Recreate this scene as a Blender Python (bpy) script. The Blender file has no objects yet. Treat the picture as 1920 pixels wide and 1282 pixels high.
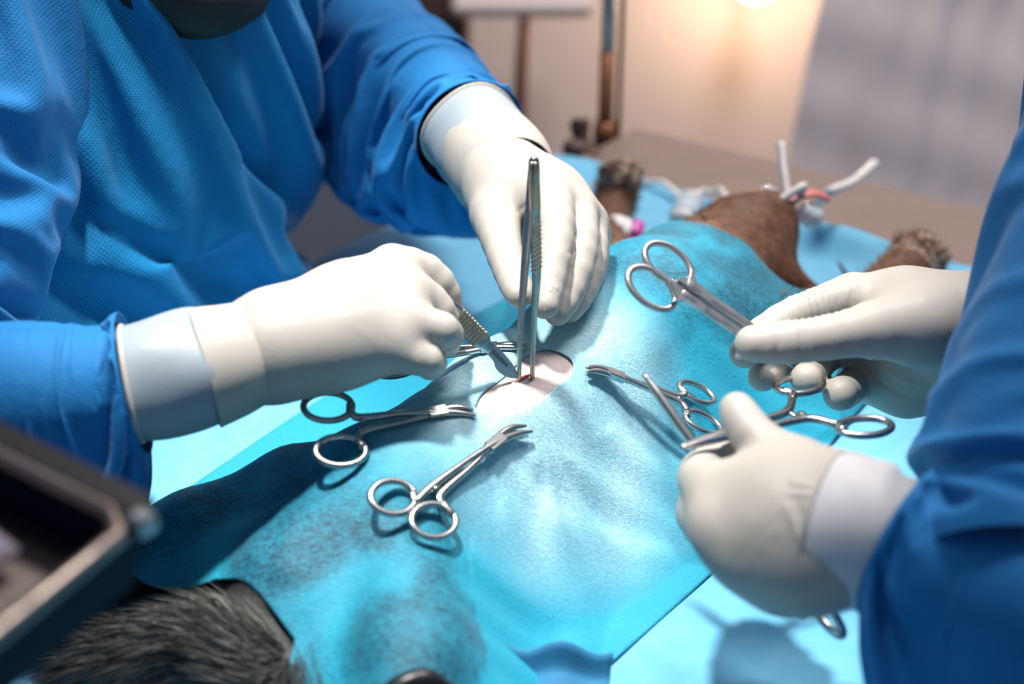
import bpy, math, random
import numpy as np
from mathutils import Vector, Matrix, noise as mnoise

random.seed(4); np.random.seed(4)
scene = bpy.context.scene
COL = scene.collection

# ------------------------------------------------------------------ camera
FPX = 50.0 / 36.0 * 1920.0
PITCH = math.radians(28.0)
CAM = np.array([0.0, -0.706, 0.466])
FWD = np.array([0.0, math.cos(PITCH), -math.sin(PITCH)])
UPV = np.array([0.0, math.sin(PITCH), math.cos(PITCH)])
RGT = np.array([1.0, 0.0, 0.0])
cam_d = bpy.data.cameras.new('camera')
cam = bpy.data.objects.new('camera', cam_d); COL.objects.link(cam)
cam.location = CAM; cam.rotation_euler = (math.pi / 2 - PITCH, 0, 0)
cam_d.lens = 50.0; cam_d.sensor_width = 36.0; cam_d.clip_start = 0.02
cam_d.dof.use_dof = True; cam_d.dof.focus_distance = 0.775; cam_d.dof.aperture_fstop = 3.8
scene.camera = cam

# ------------------------------------------------------------------ light
scene.view_settings.view_transform = 'Standard'
scene.view_settings.look = 'None'
scene.view_settings.exposure = 0.0
scene.view_settings.gamma = 1.0
scene.view_settings.use_curve_mapping = False
world = bpy.data.worlds.new('world'); scene.world = world
world.use_nodes = True
wb = world.node_tree.nodes['Background']
wb.inputs['Color'].default_value = (0.44, 0.60, 0.90, 1); wb.inputs['Strength'].default_value = 0.28


def light(name, kind, loc, target, energy, color, size=0.1, spot=None, blend=0.5):
    d = bpy.data.lights.new(name, kind); d.energy = energy; d.color = color
    if kind == 'AREA':
        d.shape = 'DISK'; d.size = size
    else:
        d.shadow_soft_size = size
    if kind == 'SPOT':
        d.spot_size = spot; d.spot_blend = blend
    o = bpy.data.objects.new(name, d); COL.objects.link(o)
    o.location = loc
    o.rotation_euler = (Vector(target) - Vector(loc)).to_track_quat('-Z', 'Y').to_euler()
    return o


light('surgical_lamp_light', 'SPOT', (-0.18, 0.02, 1.28), (-0.03, -0.03, 0.05), 128.0, (1.0, 0.97, 0.92), 0.05, math.radians(29), 0.7)
light('added_back_fill', 'AREA', (0.55, 0.60, 1.9), (0.45, 1.5, 0.0), 54.0, (1.0, 0.92, 0.88), 0.7)  # added area fill that brightens the back wall, curtain and table


# ------------------------------------------------------------------ pixel <-> world
def P(u, v, d):
    return CAM + d * (FWD + (u - 960.0) / FPX * RGT - (v - 641.0) / FPX * UPV)


def G(u, v, z):
    r = FWD + (u - 960.0) / FPX * RGT - (v - 641.0) / FPX * UPV
    return CAM + (z - CAM[2]) / r[2] * r


def PX(p):
    q = np.asarray(p) - CAM
    d = q @ FWD
    return 960 + FPX * (q @ RGT) / d, 641 - FPX * (q @ UPV) / d, d


# ------------------------------------------------------------------ materials
def new_mat(name):
    m = bpy.data.materials.new(name); m.use_nodes = True
    nt = m.node_tree
    b = nt.nodes['Principled BSDF']
    return m, nt, b


def nd(nt, typ, **kw):
    n = nt.nodes.new(typ)
    for k, v in kw.items():
        setattr(n, k, v)
    return n


def sset(b, **kw):
    for k, v in kw.items():
        b.inputs[k.replace('_', ' ')].default_value = v


def bump(nt, b, height, strength=0.3, dist=0.001):
    bp = nd(nt, 'ShaderNodeBump')
    bp.inputs['Strength'].default_value = strength; bp.inputs['Distance'].default_value = dist
    nt.links.new(height, bp.inputs['Height'])
    nt.links.new(bp.outputs['Normal'], b.inputs['Normal'])
    return bp


def mixc(nt, fac, a, c):
    m = nd(nt, 'ShaderNodeMix', data_type='RGBA')
    for sock, val in (('Factor', fac), ('A', a), ('B', c)):
        i = [s for s in m.inputs if s.name == sock and (s.type == 'RGBA' if sock != 'Factor' else s.type == 'VALUE')][0]
        if hasattr(val, 'links') or hasattr(val, 'is_linked'):
            nt.links.new(val, i)
        else:
            i.default_value = val if sock == 'Factor' else (*val, 1)
    return [s for s in m.outputs if s.type == 'RGBA'][0]


def ramp(nt, fac, p0, p1):
    r = nd(nt, 'ShaderNodeMapRange'); r.interpolation_type = 'SMOOTHSTEP'
    nt.links.new(fac, r.inputs[0]); r.inputs[1].default_value = p0; r.inputs[2].default_value = p1
    return r.outputs[0]


def mathn(nt, op, a, b=0.0):
    n = nd(nt, 'ShaderNodeMath', operation=op)
    for i, v in ((0, a), (1, b)):
        if hasattr(v, 'is_linked'):
            nt.links.new(v, n.inputs[i])
        else:
            n.inputs[i].default_value = v
    return n.outputs[0]


def objco(nt):
    return nd(nt, 'ShaderNodeTexCoord').outputs['Object']


def noise_tex(nt, scale, detail=3, vec=None, rough=0.55, dist=0.0):
    n = nd(nt, 'ShaderNodeTexNoise'); n.inputs['Scale'].default_value = scale
    n.inputs['Detail'].default_value = detail; n.inputs['Roughness'].default_value = rough
    n.inputs['Distortion'].default_value = dist
    nt.links.new(vec if vec is not None else objco(nt), n.inputs['Vector'])
    return n.outputs['Fac']


def plain(name, col, rough=0.5, metal=0.0, nscale=None, namp=0.15, bumps=0.0, **kw):
    m, nt, b = new_mat(name)
    sset(b, Roughness=rough, Metallic=metal)
    if nscale:
        f = noise_tex(nt, nscale, 4)
        c = mixc(nt, f, tuple(x * (1 - namp) for x in col), tuple(min(1, x * (1 + namp)) for x in col))
        nt.links.new(c, b.inputs['Base Color'])
        if bumps:
            bump(nt, b, f, bumps, 0.001)
    else:
        b.inputs['Base Color'].default_value = (*col, 1)
    for k, v in kw.items():
        b.inputs[k.replace('_', ' ')].default_value = v
    return m


def steel(name, col=(0.62, 0.63, 0.62), rough=0.22, tint=0.2):
    m, nt, b = new_mat(name)
    sset(b, Metallic=1.0)
    f = noise_tex(nt, 180, 4); f2 = noise_tex(nt, 900, 2)
    c = mixc(nt, ramp(nt, f, 0.35, 0.75), col, tuple(x * (1 - tint) for x in col))
    nt.links.new(c, b.inputs['Base Color'])
    r = nd(nt, 'ShaderNodeMapRange'); nt.links.new(f, r.inputs[0])
    r.inputs[3].default_value = rough * 0.7; r.inputs[4].default_value = rough * 1.5
    nt.links.new(r.outputs[0], b.inputs['Roughness'])
    bump(nt, b, f2, 0.05, 0.0003)
    return m


M = {}
M['steel'] = steel('brushed_steel', (0.46, 0.475, 0.465), 0.26)
M['steel_satin'] = steel('satin_steel', (0.50, 0.50, 0.50), 0.36)
M['steel_forceps'] = steel('forceps_steel', (0.44, 0.40, 0.34), 0.36)
M['steel_blade'] = steel('blade_steel', (0.45, 0.50, 0.55), 0.38)
M['steel_dark'] = steel('dark_steel', (0.33, 0.34, 0.35), 0.25)
M['steel_gold'] = steel('gilded_steel', (0.60, 0.50, 0.33), 0.30)
M['steel_table'] = plain('table_steel', (0.23, 0.17, 0.145), 0.45, 0.25, nscale=30, namp=0.12)
M['steel_tray'] = steel('tray_steel', (0.30, 0.25, 0.22), 0.35)


def make_latex(name, col, thin=0.0):
    m, nt, b = new_mat(name)
    f = noise_tex(nt, 45, 3); f2 = noise_tex(nt, 420, 3)
    c = mixc(nt, ramp(nt, f, 0.3, 0.7), col, tuple(x * 0.95 for x in col))
    nt.links.new(c, b.inputs['Base Color'])
    sset(b, Roughness=0.5)
    b.inputs['Subsurface Weight'].default_value = 0.12
    b.inputs['Subsurface Radius'].default_value = (0.004, 0.003, 0.0025)
    b.inputs['Specular IOR Level'].default_value = 0.35
    bump(nt, b, mathn(nt, 'ADD', f, mathn(nt, 'MULTIPLY', f2, 0.25)), 0.12, 0.002)
    return m


M['latex'] = make_latex('latex_glove', (0.42, 0.393, 0.352))
M['latex_white'] = make_latex('latex_turned_cuff', (0.56, 0.555, 0.57))
M['latex_cuff'] = make_latex('latex_over_sleeve', (0.29, 0.34, 0.38))
M['latex_rim'] = make_latex('latex_rim', (0.46, 0.43, 0.39))


def make_gown(name, col, dark, dot=True):
    m, nt, b = new_mat(name)
    uv = nd(nt, 'ShaderNodeUVMap').outputs['UV']
    sep = nd(nt, 'ShaderNodeSeparateXYZ'); nt.links.new(uv, sep.inputs[0])
    k = 2 * math.pi / 0.0026
    x, y = sep.outputs[0], sep.outputs[1]
    s1 = mathn(nt, 'SINE', mathn(nt, 'MULTIPLY', x, k))
    s2 = mathn(nt, 'SINE', mathn(nt, 'MULTIPLY', y, k * 0.8))
    d = ramp(nt, mathn(nt, 'MULTIPLY', s1, s2), 0.05, 0.75)
    big = noise_tex(nt, 16, 3)
    base = mixc(nt, ramp(nt, big, 0.3, 0.7), col, tuple(c * 0.86 for c in col))
    c = mixc(nt, mathn(nt, 'MULTIPLY', d, 0.62 if dot else 0.25), base, dark)
    nt.links.new(c, b.inputs['Base Color'])
    sset(b, Roughness=0.7)
    b.inputs['Specular IOR Level'].default_value = 0.25
    b.inputs['Sheen Weight'].default_value = 0.1
    b.inputs['Sheen Roughness'].default_value = 0.4
    fine = noise_tex(nt, 130, 3)
    bump(nt, b, mathn(nt, 'SUBTRACT', mathn(nt, 'MULTIPLY', fine, 0.8), mathn(nt, 'MULTIPLY', d, 0.25)), 0.35, 0.002)
    return m


M['gown'] = make_gown('gown_blue_nonwoven', (0.003, 0.20, 0.44), (0.002, 0.10, 0.29))
M['sleeve'] = make_gown('sleeve_blue_nonwoven', (0.010, 0.18, 0.46), (0.008, 0.15, 0.40), False)


def make_sheet(name, col, col2):
    m, nt, b = new_mat(name)
    f = noise_tex(nt, 60, 4); f2 = noise_tex(nt, 900, 3, rough=0.7)
    c = mixc(nt, ramp(nt, f, 0.3, 0.7), col, col2)
    nt.links.new(c, b.inputs['Base Color']); sset(b, Roughness=0.75)
    b.inputs['Sheen Weight'].default_value = 0.2
    bump(nt, b, mathn(nt, 'ADD', mathn(nt, 'MULTIPLY', f, 1.0), mathn(nt, 'MULTIPLY', f2, 0.4)), 0.35, 0.0015)
    return m


M['sheet'] = make_sheet('table_sheet_paper', (0.15, 0.47, 0.68), (0.12, 0.44, 0.66))


M['sheet_dark'] = make_sheet('deep_blue_sheet', (0.008, 0.17, 0.33), (0.006, 0.14, 0.29))


def make_drape():
    m, nt, b = new_mat('drape_nonwoven_over_fur')
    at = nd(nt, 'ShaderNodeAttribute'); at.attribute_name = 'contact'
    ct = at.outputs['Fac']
    oc = objco(nt)
    wv = nd(nt, 'ShaderNodeMapping'); wv.inputs['Rotation'].default_value = (0, 0, 0.6)
    wv.inputs['Scale'].default_value = (1.0, 2.6, 1.4)
    nt.links.new(oc, wv.inputs['Vector'])
    fib = noise_tex(nt, 260, 4, wv.outputs[0], 0.65, 0.6)
    fib2 = noise_tex(nt, 700, 3, oc, 0.7, 0.4)
    patch = noise_tex(nt, 26, 3, oc)
    speck = ramp(nt, mathn(nt, 'ADD', mathn(nt, 'MULTIPLY', fib, 0.65), mathn(nt, 'MULTIPLY', fib2, 0.35)), 0.40, 0.62)
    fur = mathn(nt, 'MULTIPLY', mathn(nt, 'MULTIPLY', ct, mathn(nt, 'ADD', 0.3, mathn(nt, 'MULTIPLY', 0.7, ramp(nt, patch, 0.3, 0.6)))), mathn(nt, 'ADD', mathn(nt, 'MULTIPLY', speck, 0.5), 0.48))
    base = mixc(nt, ramp(nt, fib2, 0.3, 0.7), (0.007, 0.34, 0.49), (0.004, 0.27, 0.41))
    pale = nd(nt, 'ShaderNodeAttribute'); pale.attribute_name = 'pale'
    base = mixc(nt, mathn(nt, 'MULTIPLY', pale.outputs['Fac'], mathn(nt, 'ADD', 0.62, mathn(nt, 'MULTIPLY', speck, 0.38))), base, (0.42, 0.66, 0.72))  # lighter cloth colour carries part of the lamp's pool near the incision
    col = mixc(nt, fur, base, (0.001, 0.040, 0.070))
    nt.links.new(col, b.inputs['Base Color'])
    sset(b, Roughness=0.62)
    b.inputs['Sheen Weight'].default_value = 0.15
    b.inputs['Sheen Roughness'].default_value = 0.35
    bump(nt, b, mathn(nt, 'ADD', fib, mathn(nt, 'MULTIPLY', fib2, 0.5)), 0.5, 0.0012)
    return m


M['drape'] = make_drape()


def make_catskin():
    m, nt, b = new_mat('cat_coat')
    at = nd(nt, 'ShaderNodeAttribute'); at.attribute_name = 'shaved'
    f = noise_tex(nt, 120, 5, rough=0.7); f3 = noise_tex(nt, 35, 3)
    coat = mixc(nt, ramp(nt, f, 0.3, 0.7), (0.055, 0.022, 0.010), (0.19, 0.082, 0.035))
    coat = mixc(nt, ramp(nt, f3, 0.45, 0.7), coat, (0.12, 0.05, 0.022))
    skin = mixc(nt, f, (0.64, 0.55, 0.52), (0.57, 0.46, 0.43))
    dk = nd(nt, 'ShaderNodeAttribute'); dk.attribute_name = 'dark'
    coat = mixc(nt, dk.outputs['Fac'], coat, (0.02, 0.02, 0.019))
    c = mixc(nt, at.outputs['Fac'], coat, skin)
    nt.links.new(c, b.inputs['Base Color']); sset(b, Roughness=0.6)
    bump(nt, b, f, 0.5, 0.002)
    return m


M['cat'] = make_catskin()
M['fur'] = plain('brown_fur', (0.16, 0.075, 0.035), 0.6, nscale=60, namp=0.5)
m_, nt_, b_ = new_mat('mottled_paw_fur')
f_ = noise_tex(nt_, 110, 4, rough=0.6)
nt_.links.new(mixc(nt_, ramp(nt_, f_, 0.46, 0.56), (0.34, 0.24, 0.17), (0.06, 0.028, 0.014)), b_.inputs['Base Color'])
sset(b_, Roughness=0.75); bump(nt_, b_, f_, 0.6, 0.002)
M['fur_pale'] = m_
M['fur_dark'] = plain('dark_tail_fur', (0.055, 0.054, 0.050), 0.5, nscale=90, namp=0.7)
M['tongue'] = plain('tongue_pink', (0.62, 0.18, 0.16), 0.35, nscale=300, namp=0.1, bumps=0.2)
M['blood'] = plain('incision_red', (0.38, 0.02, 0.03), 0.3, nscale=500, namp=0.3)
M['mask'] = plain('mask_black_weave', (0.006, 0.008, 0.007), 0.7, nscale=700, namp=0.6, bumps=0.5)
M['skin'] = plain('skin', (0.55, 0.34, 0.26), 0.5, nscale=80, namp=0.08)
M['cap'] = plain('cap_blue', (0.02, 0.15, 0.4), 0.7, nscale=80, namp=0.1)
M['cabinet'] = plain('cabinet_bluegrey', (0.16, 0.19, 0.24), 0.5, nscale=10, namp=0.06)
M['wall'] = plain('wall_paint', (0.60, 0.52, 0.49), 0.8, nscale=3, namp=0.05, bumps=0.05)
M['floor'] = plain('floor_vinyl', (0.22, 0.23, 0.25), 0.6, nscale=6, namp=0.1)
M['trolley'] = plain('trolley_enamel', (0.46, 0.39, 0.37), 0.5, nscale=30, namp=0.06)
M['white'] = plain('white_plastic', (0.75, 0.73, 0.70), 0.4, nscale=40, namp=0.05)
M['tube'] = plain('tube_plastic', (0.72, 0.70, 0.66), 0.35, nscale=60, namp=0.08)
M['clear'] = plain('clear_plastic', (0.75, 0.85, 0.92), 0.15, nscale=60, namp=0.05, Alpha=0.55)
M['gauze'] = plain('white_gauze', (0.80, 0.79, 0.78), 0.9, nscale=350, namp=0.15, bumps=0.6)
M['pink'] = plain('pink_plastic', (0.62, 0.10, 0.42), 0.4, nscale=40, namp=0.08)
M['rust'] = plain('rusty_steel', (0.26, 0.11, 0.05), 0.5, metal=0.5, nscale=70, namp=0.5)
M['darkrub'] = plain('dark_rubber', (0.07, 0.035, 0.025), 0.5, nscale=60, namp=0.2)
M['black'] = plain('black_plastic', (0.006, 0.006, 0.007), 0.35, nscale=60, namp=0.2)
M['navy'] = plain('navy_side', (0.003, 0.007, 0.022), 0.6, nscale=40, namp=0.2, Specular_IOR_Level=0.1)
M['purple'] = plain('lilac_cloth', (0.34, 0.30, 0.36), 0.8, nscale=25, namp=0.35, bumps=0.3)
M['curtain'] = plain('grey_plastic_curtain', (0.80, 0.71, 0.69), 0.55, nscale=14, namp=0.15, bumps=0.2)
lm, lnt, lb = new_mat('glow_lamp_bulb')  # glowing globe of the added flare-glow lamp
lb.inputs['Base Color'].default_value = (1, 0.9, 0.75, 1)
lb.inputs['Emission Color'].default_value = (1.0, 0.72, 0.45, 1); lb.inputs['Emission Strength'].default_value = 9.0
M['glow_bulb'] = lm


# ------------------------------------------------------------------ object helpers
def thing(name, label, cat, loc=(0, 0, 0), group=None):
    o = bpy.data.objects.new(name, None); COL.objects.link(o)
    o.empty_display_size = 0.02
    o.location = loc; o['label'] = label; o['category'] = cat
    if group:
        o['group'] = group
    return o


def tag(o, label=None, cat=None, group=None, kind=None):
    if label: o['label'] = label
    if cat: o['category'] = cat
    if group: o['group'] = group
    if kind: o['kind'] = kind
    return o


def root_loc(o):
    while o.parent is not None:
        o = o.parent
    return np.array(o.location)


def mk(name, V, F, mat, parent=None, smooth=True, uv=None, origin=None, attrs=None):
    V = np.asarray(V, float)
    if parent is not None:
        org = root_loc(parent)
    else:
        org = np.array(origin) if origin is not None else V.mean(0) * 0
    me = bpy.data.meshes.new(name)
    Fl = F.tolist() if isinstance(F, np.ndarray) else F
    me.from_pydata((V - org).tolist(), [], Fl)
    me.update()
    if smooth:
        me.shade_smooth()
    if uv is not None:
        l = me.uv_layers.new(name='UVMap')
        idx = np.empty(len(me.loops), np.int32); me.loops.foreach_get('vertex_index', idx)
        l.data.foreach_set('uv', np.asarray(uv, np.float32)[idx].ravel())
    if attrs:
        for k, a in attrs.items():
            at = me.attributes.new(k, 'FLOAT', 'POINT'); at.data.foreach_set('value', np.asarray(a, np.float32))
    if isinstance(mat, (list, tuple)):
        for m in mat: me.materials.append(m)
    else:
        me.materials.append(mat)
    o = bpy.data.objects.new(name, me); COL.objects.link(o)
    if parent is not None:
        o.parent = parent
    else:
        o.location = org
    return o


def spline(pts, n):
    """Catmull-Rom through rows (any columns), n samples."""
    p = np.asarray(pts, float)
    if len(p) == 2:
        t = np.linspace(0, 1, n)[:, None]
        return p[0] * (1 - t) + p[1] * t
    q = np.vstack([2 * p[0] - p[1], p, 2 * p[-1] - p[-2]])
    t = np.linspace(0, len(p) - 1 - 1e-9, n); i = t.astype(int); f = (t - i)[:, None]
    a, b, c, d = q[i], q[i + 1], q[i + 2], q[i + 3]
    return 0.5 * ((2 * b) + (-a + c) * f + (2 * a - 5 * b + 4 * c - d) * f ** 2 + (-a + 3 * b - 3 * c + d) * f ** 3)


def frames(C, up, closed=False):
    C = np.asarray(C, float)
    T = (np.roll(C, -1, 0) - np.roll(C, 1, 0)) if closed else np.gradient(C, axis=0)
    T /= np.linalg.norm(T, axis=1)[:, None] + 1e-12
    N = []; n = np.asarray(up, float)
    for t in T:
        n = n - t * (n @ t); n = n / (np.linalg.norm(n) + 1e-12); N.append(n)
    N = np.array(N)
    return T, N, np.cross(T, N)


def tube_geo(C, R, up=(0, 0, 1), n=16, cap=True, closed=False, power=2.0, disp=None, keep_up=False):
    """Loft superellipse sections (half-sizes R: N, N2) along C."""
    C = np.asarray(C, float); R = np.asarray(R, float)
    if R.ndim == 0: R = np.full(len(C), float(R))
    if R.ndim == 1: R = np.stack([R, R], 1)
    if keep_up:
        T = (np.roll(C, -1, 0) - np.roll(C, 1, 0)) if closed else np.gradient(C, axis=0)
        T /= np.linalg.norm(T, axis=1)[:, None] + 1e-12
        u = np.asarray(up, float); N = u[None] - T * (T @ u)[:, None]; N /= np.linalg.norm(N, axis=1)[:, None] + 1e-12
        B = np.cross(T, N)
    else:
        T, N, B = frames(C, up, closed)
    th = np.linspace(0, 2 * math.pi, n, endpoint=False)
    ca, sa = np.cos(th), np.sin(th)
    ex = 2.0 / power
    cx = np.sign(ca) * np.abs(ca) ** ex; sx = np.sign(sa) * np.abs(sa) ** ex
    V = C[:, None] + (N * R[:, :1])[:, None] * cx[None, :, None] + (B * R[:, 1:])[:, None] * sx[None, :, None]
    if disp is not None:
        dirn = N[:, None] * ca[None, :, None] + B[:, None] * sa[None, :, None]
        V = V + dirn * disp[:, :, None]
    m = len(C)
    i = np.arange(m if closed else m - 1)[:, None]; j = np.arange(n)[None]
    i2 = (i + 1) % m; j2 = (j + 1) % n
    F = np.stack([i * n + j, i * n + j2, i2 * n + j2, i2 * n + j], -1).reshape(-1, 4).tolist()
    s = np.concatenate([[0], np.cumsum(np.linalg.norm(np.diff(C, axis=0), axis=1))])
    rr = R.max(1)
    uv = np.stack([np.broadcast_to((th * rr.mean())[None], (m, n)), np.broadcast_to(s[:, None], (m, n))], -1).reshape(-1, 2)
    V = V.reshape(-1, 3)
    if cap and not closed:
        F.append(list(range(n))[::-1]); F.append([(m - 1) * n + k for k in range(n)])
    return V, F, uv


def tube(name, C, R, mat, parent, **kw):
    V, F, uv = tube_geo(C, R, **kw)
    return mk(name, V, F, mat, parent, uv=uv)


def join(*geos):
    Vs, Fs, o = [], [], 0
    for g in geos:
        V, F = g[0], g[1]
        Vs.append(np.asarray(V, float)); Fs += [[i + o for i in f] for f in F]; o += len(V)
    return np.vstack(Vs), Fs


def box_geo(c, ax, ay, az, bev=0.0):
    """Box around c with half-axis vectors, chamfered a little."""
    c, ax, ay, az = (np.asarray(v, float) for v in (c, ax, ay, az))
    V, F = [], []
    e = bev
    lx, ly, lz = (np.linalg.norm(v) for v in (ax, ay, az))
    ux, uy, uz = ax / lx, ay / ly, az / lz
    for sx in (-1, 1):
        for sy in (-1, 1):
            for sz in (-1, 1):
                V.append(c + sx * ux * (lx - e) + sy * uy * (ly - e) + sz * uz * lz)
                V.append(c + sx * ux * (lx - e) + sy * uy * ly + sz * uz * (lz - e))
                V.append(c + sx * ux * lx + sy * uy * (ly - e) + sz * uz * (lz - e))
    V = np.array(V)
    import bmesh
    bm = bmesh.new()
    for v in V: bm.verts.new(v)
    r = bmesh.ops.convex_hull(bm, input=bm.verts)
    bm.verts.ensure_lookup_table(); bm.verts.index_update()
    VV = np.array([v.co[:] for v in bm.verts]); FF = [[v.index for v in f.verts] for f in bm.faces]
    bm.free()
    return VV, FF


def box(name, c, ax, ay, az, mat, parent=None, bev=0.001):
    V, F = box_geo(c, ax, ay, az, bev)
    return mk(name, V, F, mat, parent, smooth=False)


# ------------------------------------------------------------------ signed-distance bodies
def smin(a, b, k):
    h = np.maximum(k - np.abs(a - b), 0) / k
    return np.minimum(a, b) - h * h * k * 0.25


def sd_cap(p, a, b, ra, rb):
    ba = b - a; L = float(ba @ ba) + 1e-12
    pa = p - a
    t = np.clip((pa @ ba) / L, 0, 1)
    return np.linalg.norm(pa - t[..., None] * ba, axis=-1) - (ra + (rb - ra) * t)


def surface_nets(Fv, lo, h):
    ins = Fv < 0
    nx, ny, nz = Fv.shape
    offs = np.array([[i, j, k] for i in (0, 1) for j in (0, 1) for k in (0, 1)])
    cnt = np.zeros((nx - 1, ny - 1, nz - 1), np.int8)
    for o in offs:
        cnt += ins[o[0]:nx - 1 + o[0], o[1]:ny - 1 + o[1], o[2]:nz - 1 + o[2]]
    act = (cnt > 0) & (cnt < 8)
    idx = np.argwhere(act)
    vid = np.full(act.shape, -1, np.int64); vid[act] = np.arange(len(idx))
    cv = np.stack([Fv[idx[:, 0] + o[0], idx[:, 1] + o[1], idx[:, 2] + o[2]] for o in offs], 1)
    pos = np.zeros((len(idx), 3)); n = np.zeros(len(idx))
    for a in range(8):
        for b in range(a + 1, 8):
            if np.abs(offs[a] - offs[b]).sum() == 1:
                va, vb = cv[:, a], cv[:, b]
                m = (va < 0) != (vb < 0)
                t = np.where(m, va / np.where(m, va - vb, 1), 0)
                pos += m[:, None] * (offs[a] + t[:, None] * (offs[b] - offs[a])); n += m
    V = lo + h * (idx + pos / n[:, None])
    Fs = []
    for ax in range(3):
        o1, o2 = (ax + 1) % 3, (ax + 2) % 3
        sl0 = [slice(1, -1)] * 3; sl1 = [slice(1, -1)] * 3
        sl0[ax] = slice(0, -1); sl1[ax] = slice(1, None)
        A, B = ins[tuple(sl0)], ins[tuple(sl1)]
        for flip, m in ((False, A & ~B), (True, ~A & B)):
            e = np.argwhere(m)
            if len(e) == 0: continue
            e[:, o1] += 1; e[:, o2] += 1
            def cell(d1, d2):
                q = e.copy(); q[:, o1] += d1; q[:, o2] += d2
                return vid[q[:, 0], q[:, 1], q[:, 2]]
            q = np.stack([cell(-1, -1), cell(0, -1), cell(0, 0), cell(-1, 0)], 1)
            Fs.append(q[:, ::-1] if flip else q)
    Fq = np.vstack(Fs)
    Fq = Fq[(Fq >= 0).all(1)]
    return V, Fq


def relax(V, F, it=2, lam=0.5):
    F = np.asarray(F)
    E = np.vstack([F[:, [0, 1]], F[:, [1, 2]], F[:, [2, 3]], F[:, [3, 0]]])
    deg = np.bincount(E.ravel(), minlength=len(V))[:, None]
    for _ in range(it):
        S = np.zeros_like(V)
        for c in range(3):
            S[:, c] = np.bincount(E[:, 0], V[E[:, 1], c], len(V)) + np.bincount(E[:, 1], V[E[:, 0], c], len(V))
        V = V + lam * (S / np.maximum(deg, 1) - V)
    return V


def chain_field(grid_lo, h, shape, chain, k):
    """SDF of a chain [(p, r)...] on a sub-block; returns (slices, field)."""
    pts = np.array([c[0] for c in chain]); rs = np.array([c[1] for c in chain])
    lo = (pts - rs[:, None]).min(0) - 0.014; hi = (pts + rs[:, None]).max(0) + 0.014
    i0 = np.clip(((lo - grid_lo) / h).astype(int), 0, np.array(shape) - 1)
    i1 = np.clip(((hi - grid_lo) / h).astype(int) + 2, 1, np.array(shape))
    ax = [grid_lo[a] + h * np.arange(i0[a], i1[a]) for a in range(3)]
    p = np.stack(np.meshgrid(*ax, indexing='ij'), -1)
    d = None
    for a in range(len(chain) - 1):
        q = sd_cap(p, pts[a], pts[a + 1], rs[a], rs[a + 1])
        d = q if d is None else smin(d, q, k)
    if len(chain) == 1:
        d = np.linalg.norm(p - pts[0], axis=-1) - rs[0]
    return tuple(slice(i0[a], i1[a]) for a in range(3)), d


def sdf_body(palm, limbs, h=0.0013, kp=0.012, kl=0.006, kk=0.0018, kseg=0.004, smooth_it=2, cuts=()):
    """palm: list of chains blended softly; limbs: chains blended to the palm but hardly to each other."""
    allp = np.array([c[0] for ch in list(palm) + list(limbs) for c in ch])
    allr = np.array([c[1] for ch in list(palm) + list(limbs) for c in ch])
    lo = (allp - allr[:, None]).min(0) - 0.006; hi = (allp + allr[:, None]).max(0) + 0.006
    shape = tuple(((hi - lo) / h).astype(int) + 2)
    D = np.full(shape, 0.05)
    for ch in palm:
        sl, d = chain_field(lo, h, shape, ch, kp)
        D[sl] = smin(D[sl], d, kp)
    base = D.copy()
    for ch in limbs:
        sl, d = chain_field(lo, h, shape, ch, kseg)
        D[sl] = smin(D[sl], smin(base[sl], d, kl), kk)
    V, F = surface_nets(D, lo, h)
    return relax(V, F, smooth_it), F


def vnormals(V, F):
    F = np.asarray(F)
    n = np.cross(V[F[:, 2]] - V[F[:, 0]], V[F[:, 3]] - V[F[:, 1]])
    N = np.zeros_like(V)
    for c in range(4):
        for k in range(3):
            N[:, k] += np.bincount(F[:, c], n[:, k], len(V))
    return N / (np.linalg.norm(N, axis=1)[:, None] + 1e-12)


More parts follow.
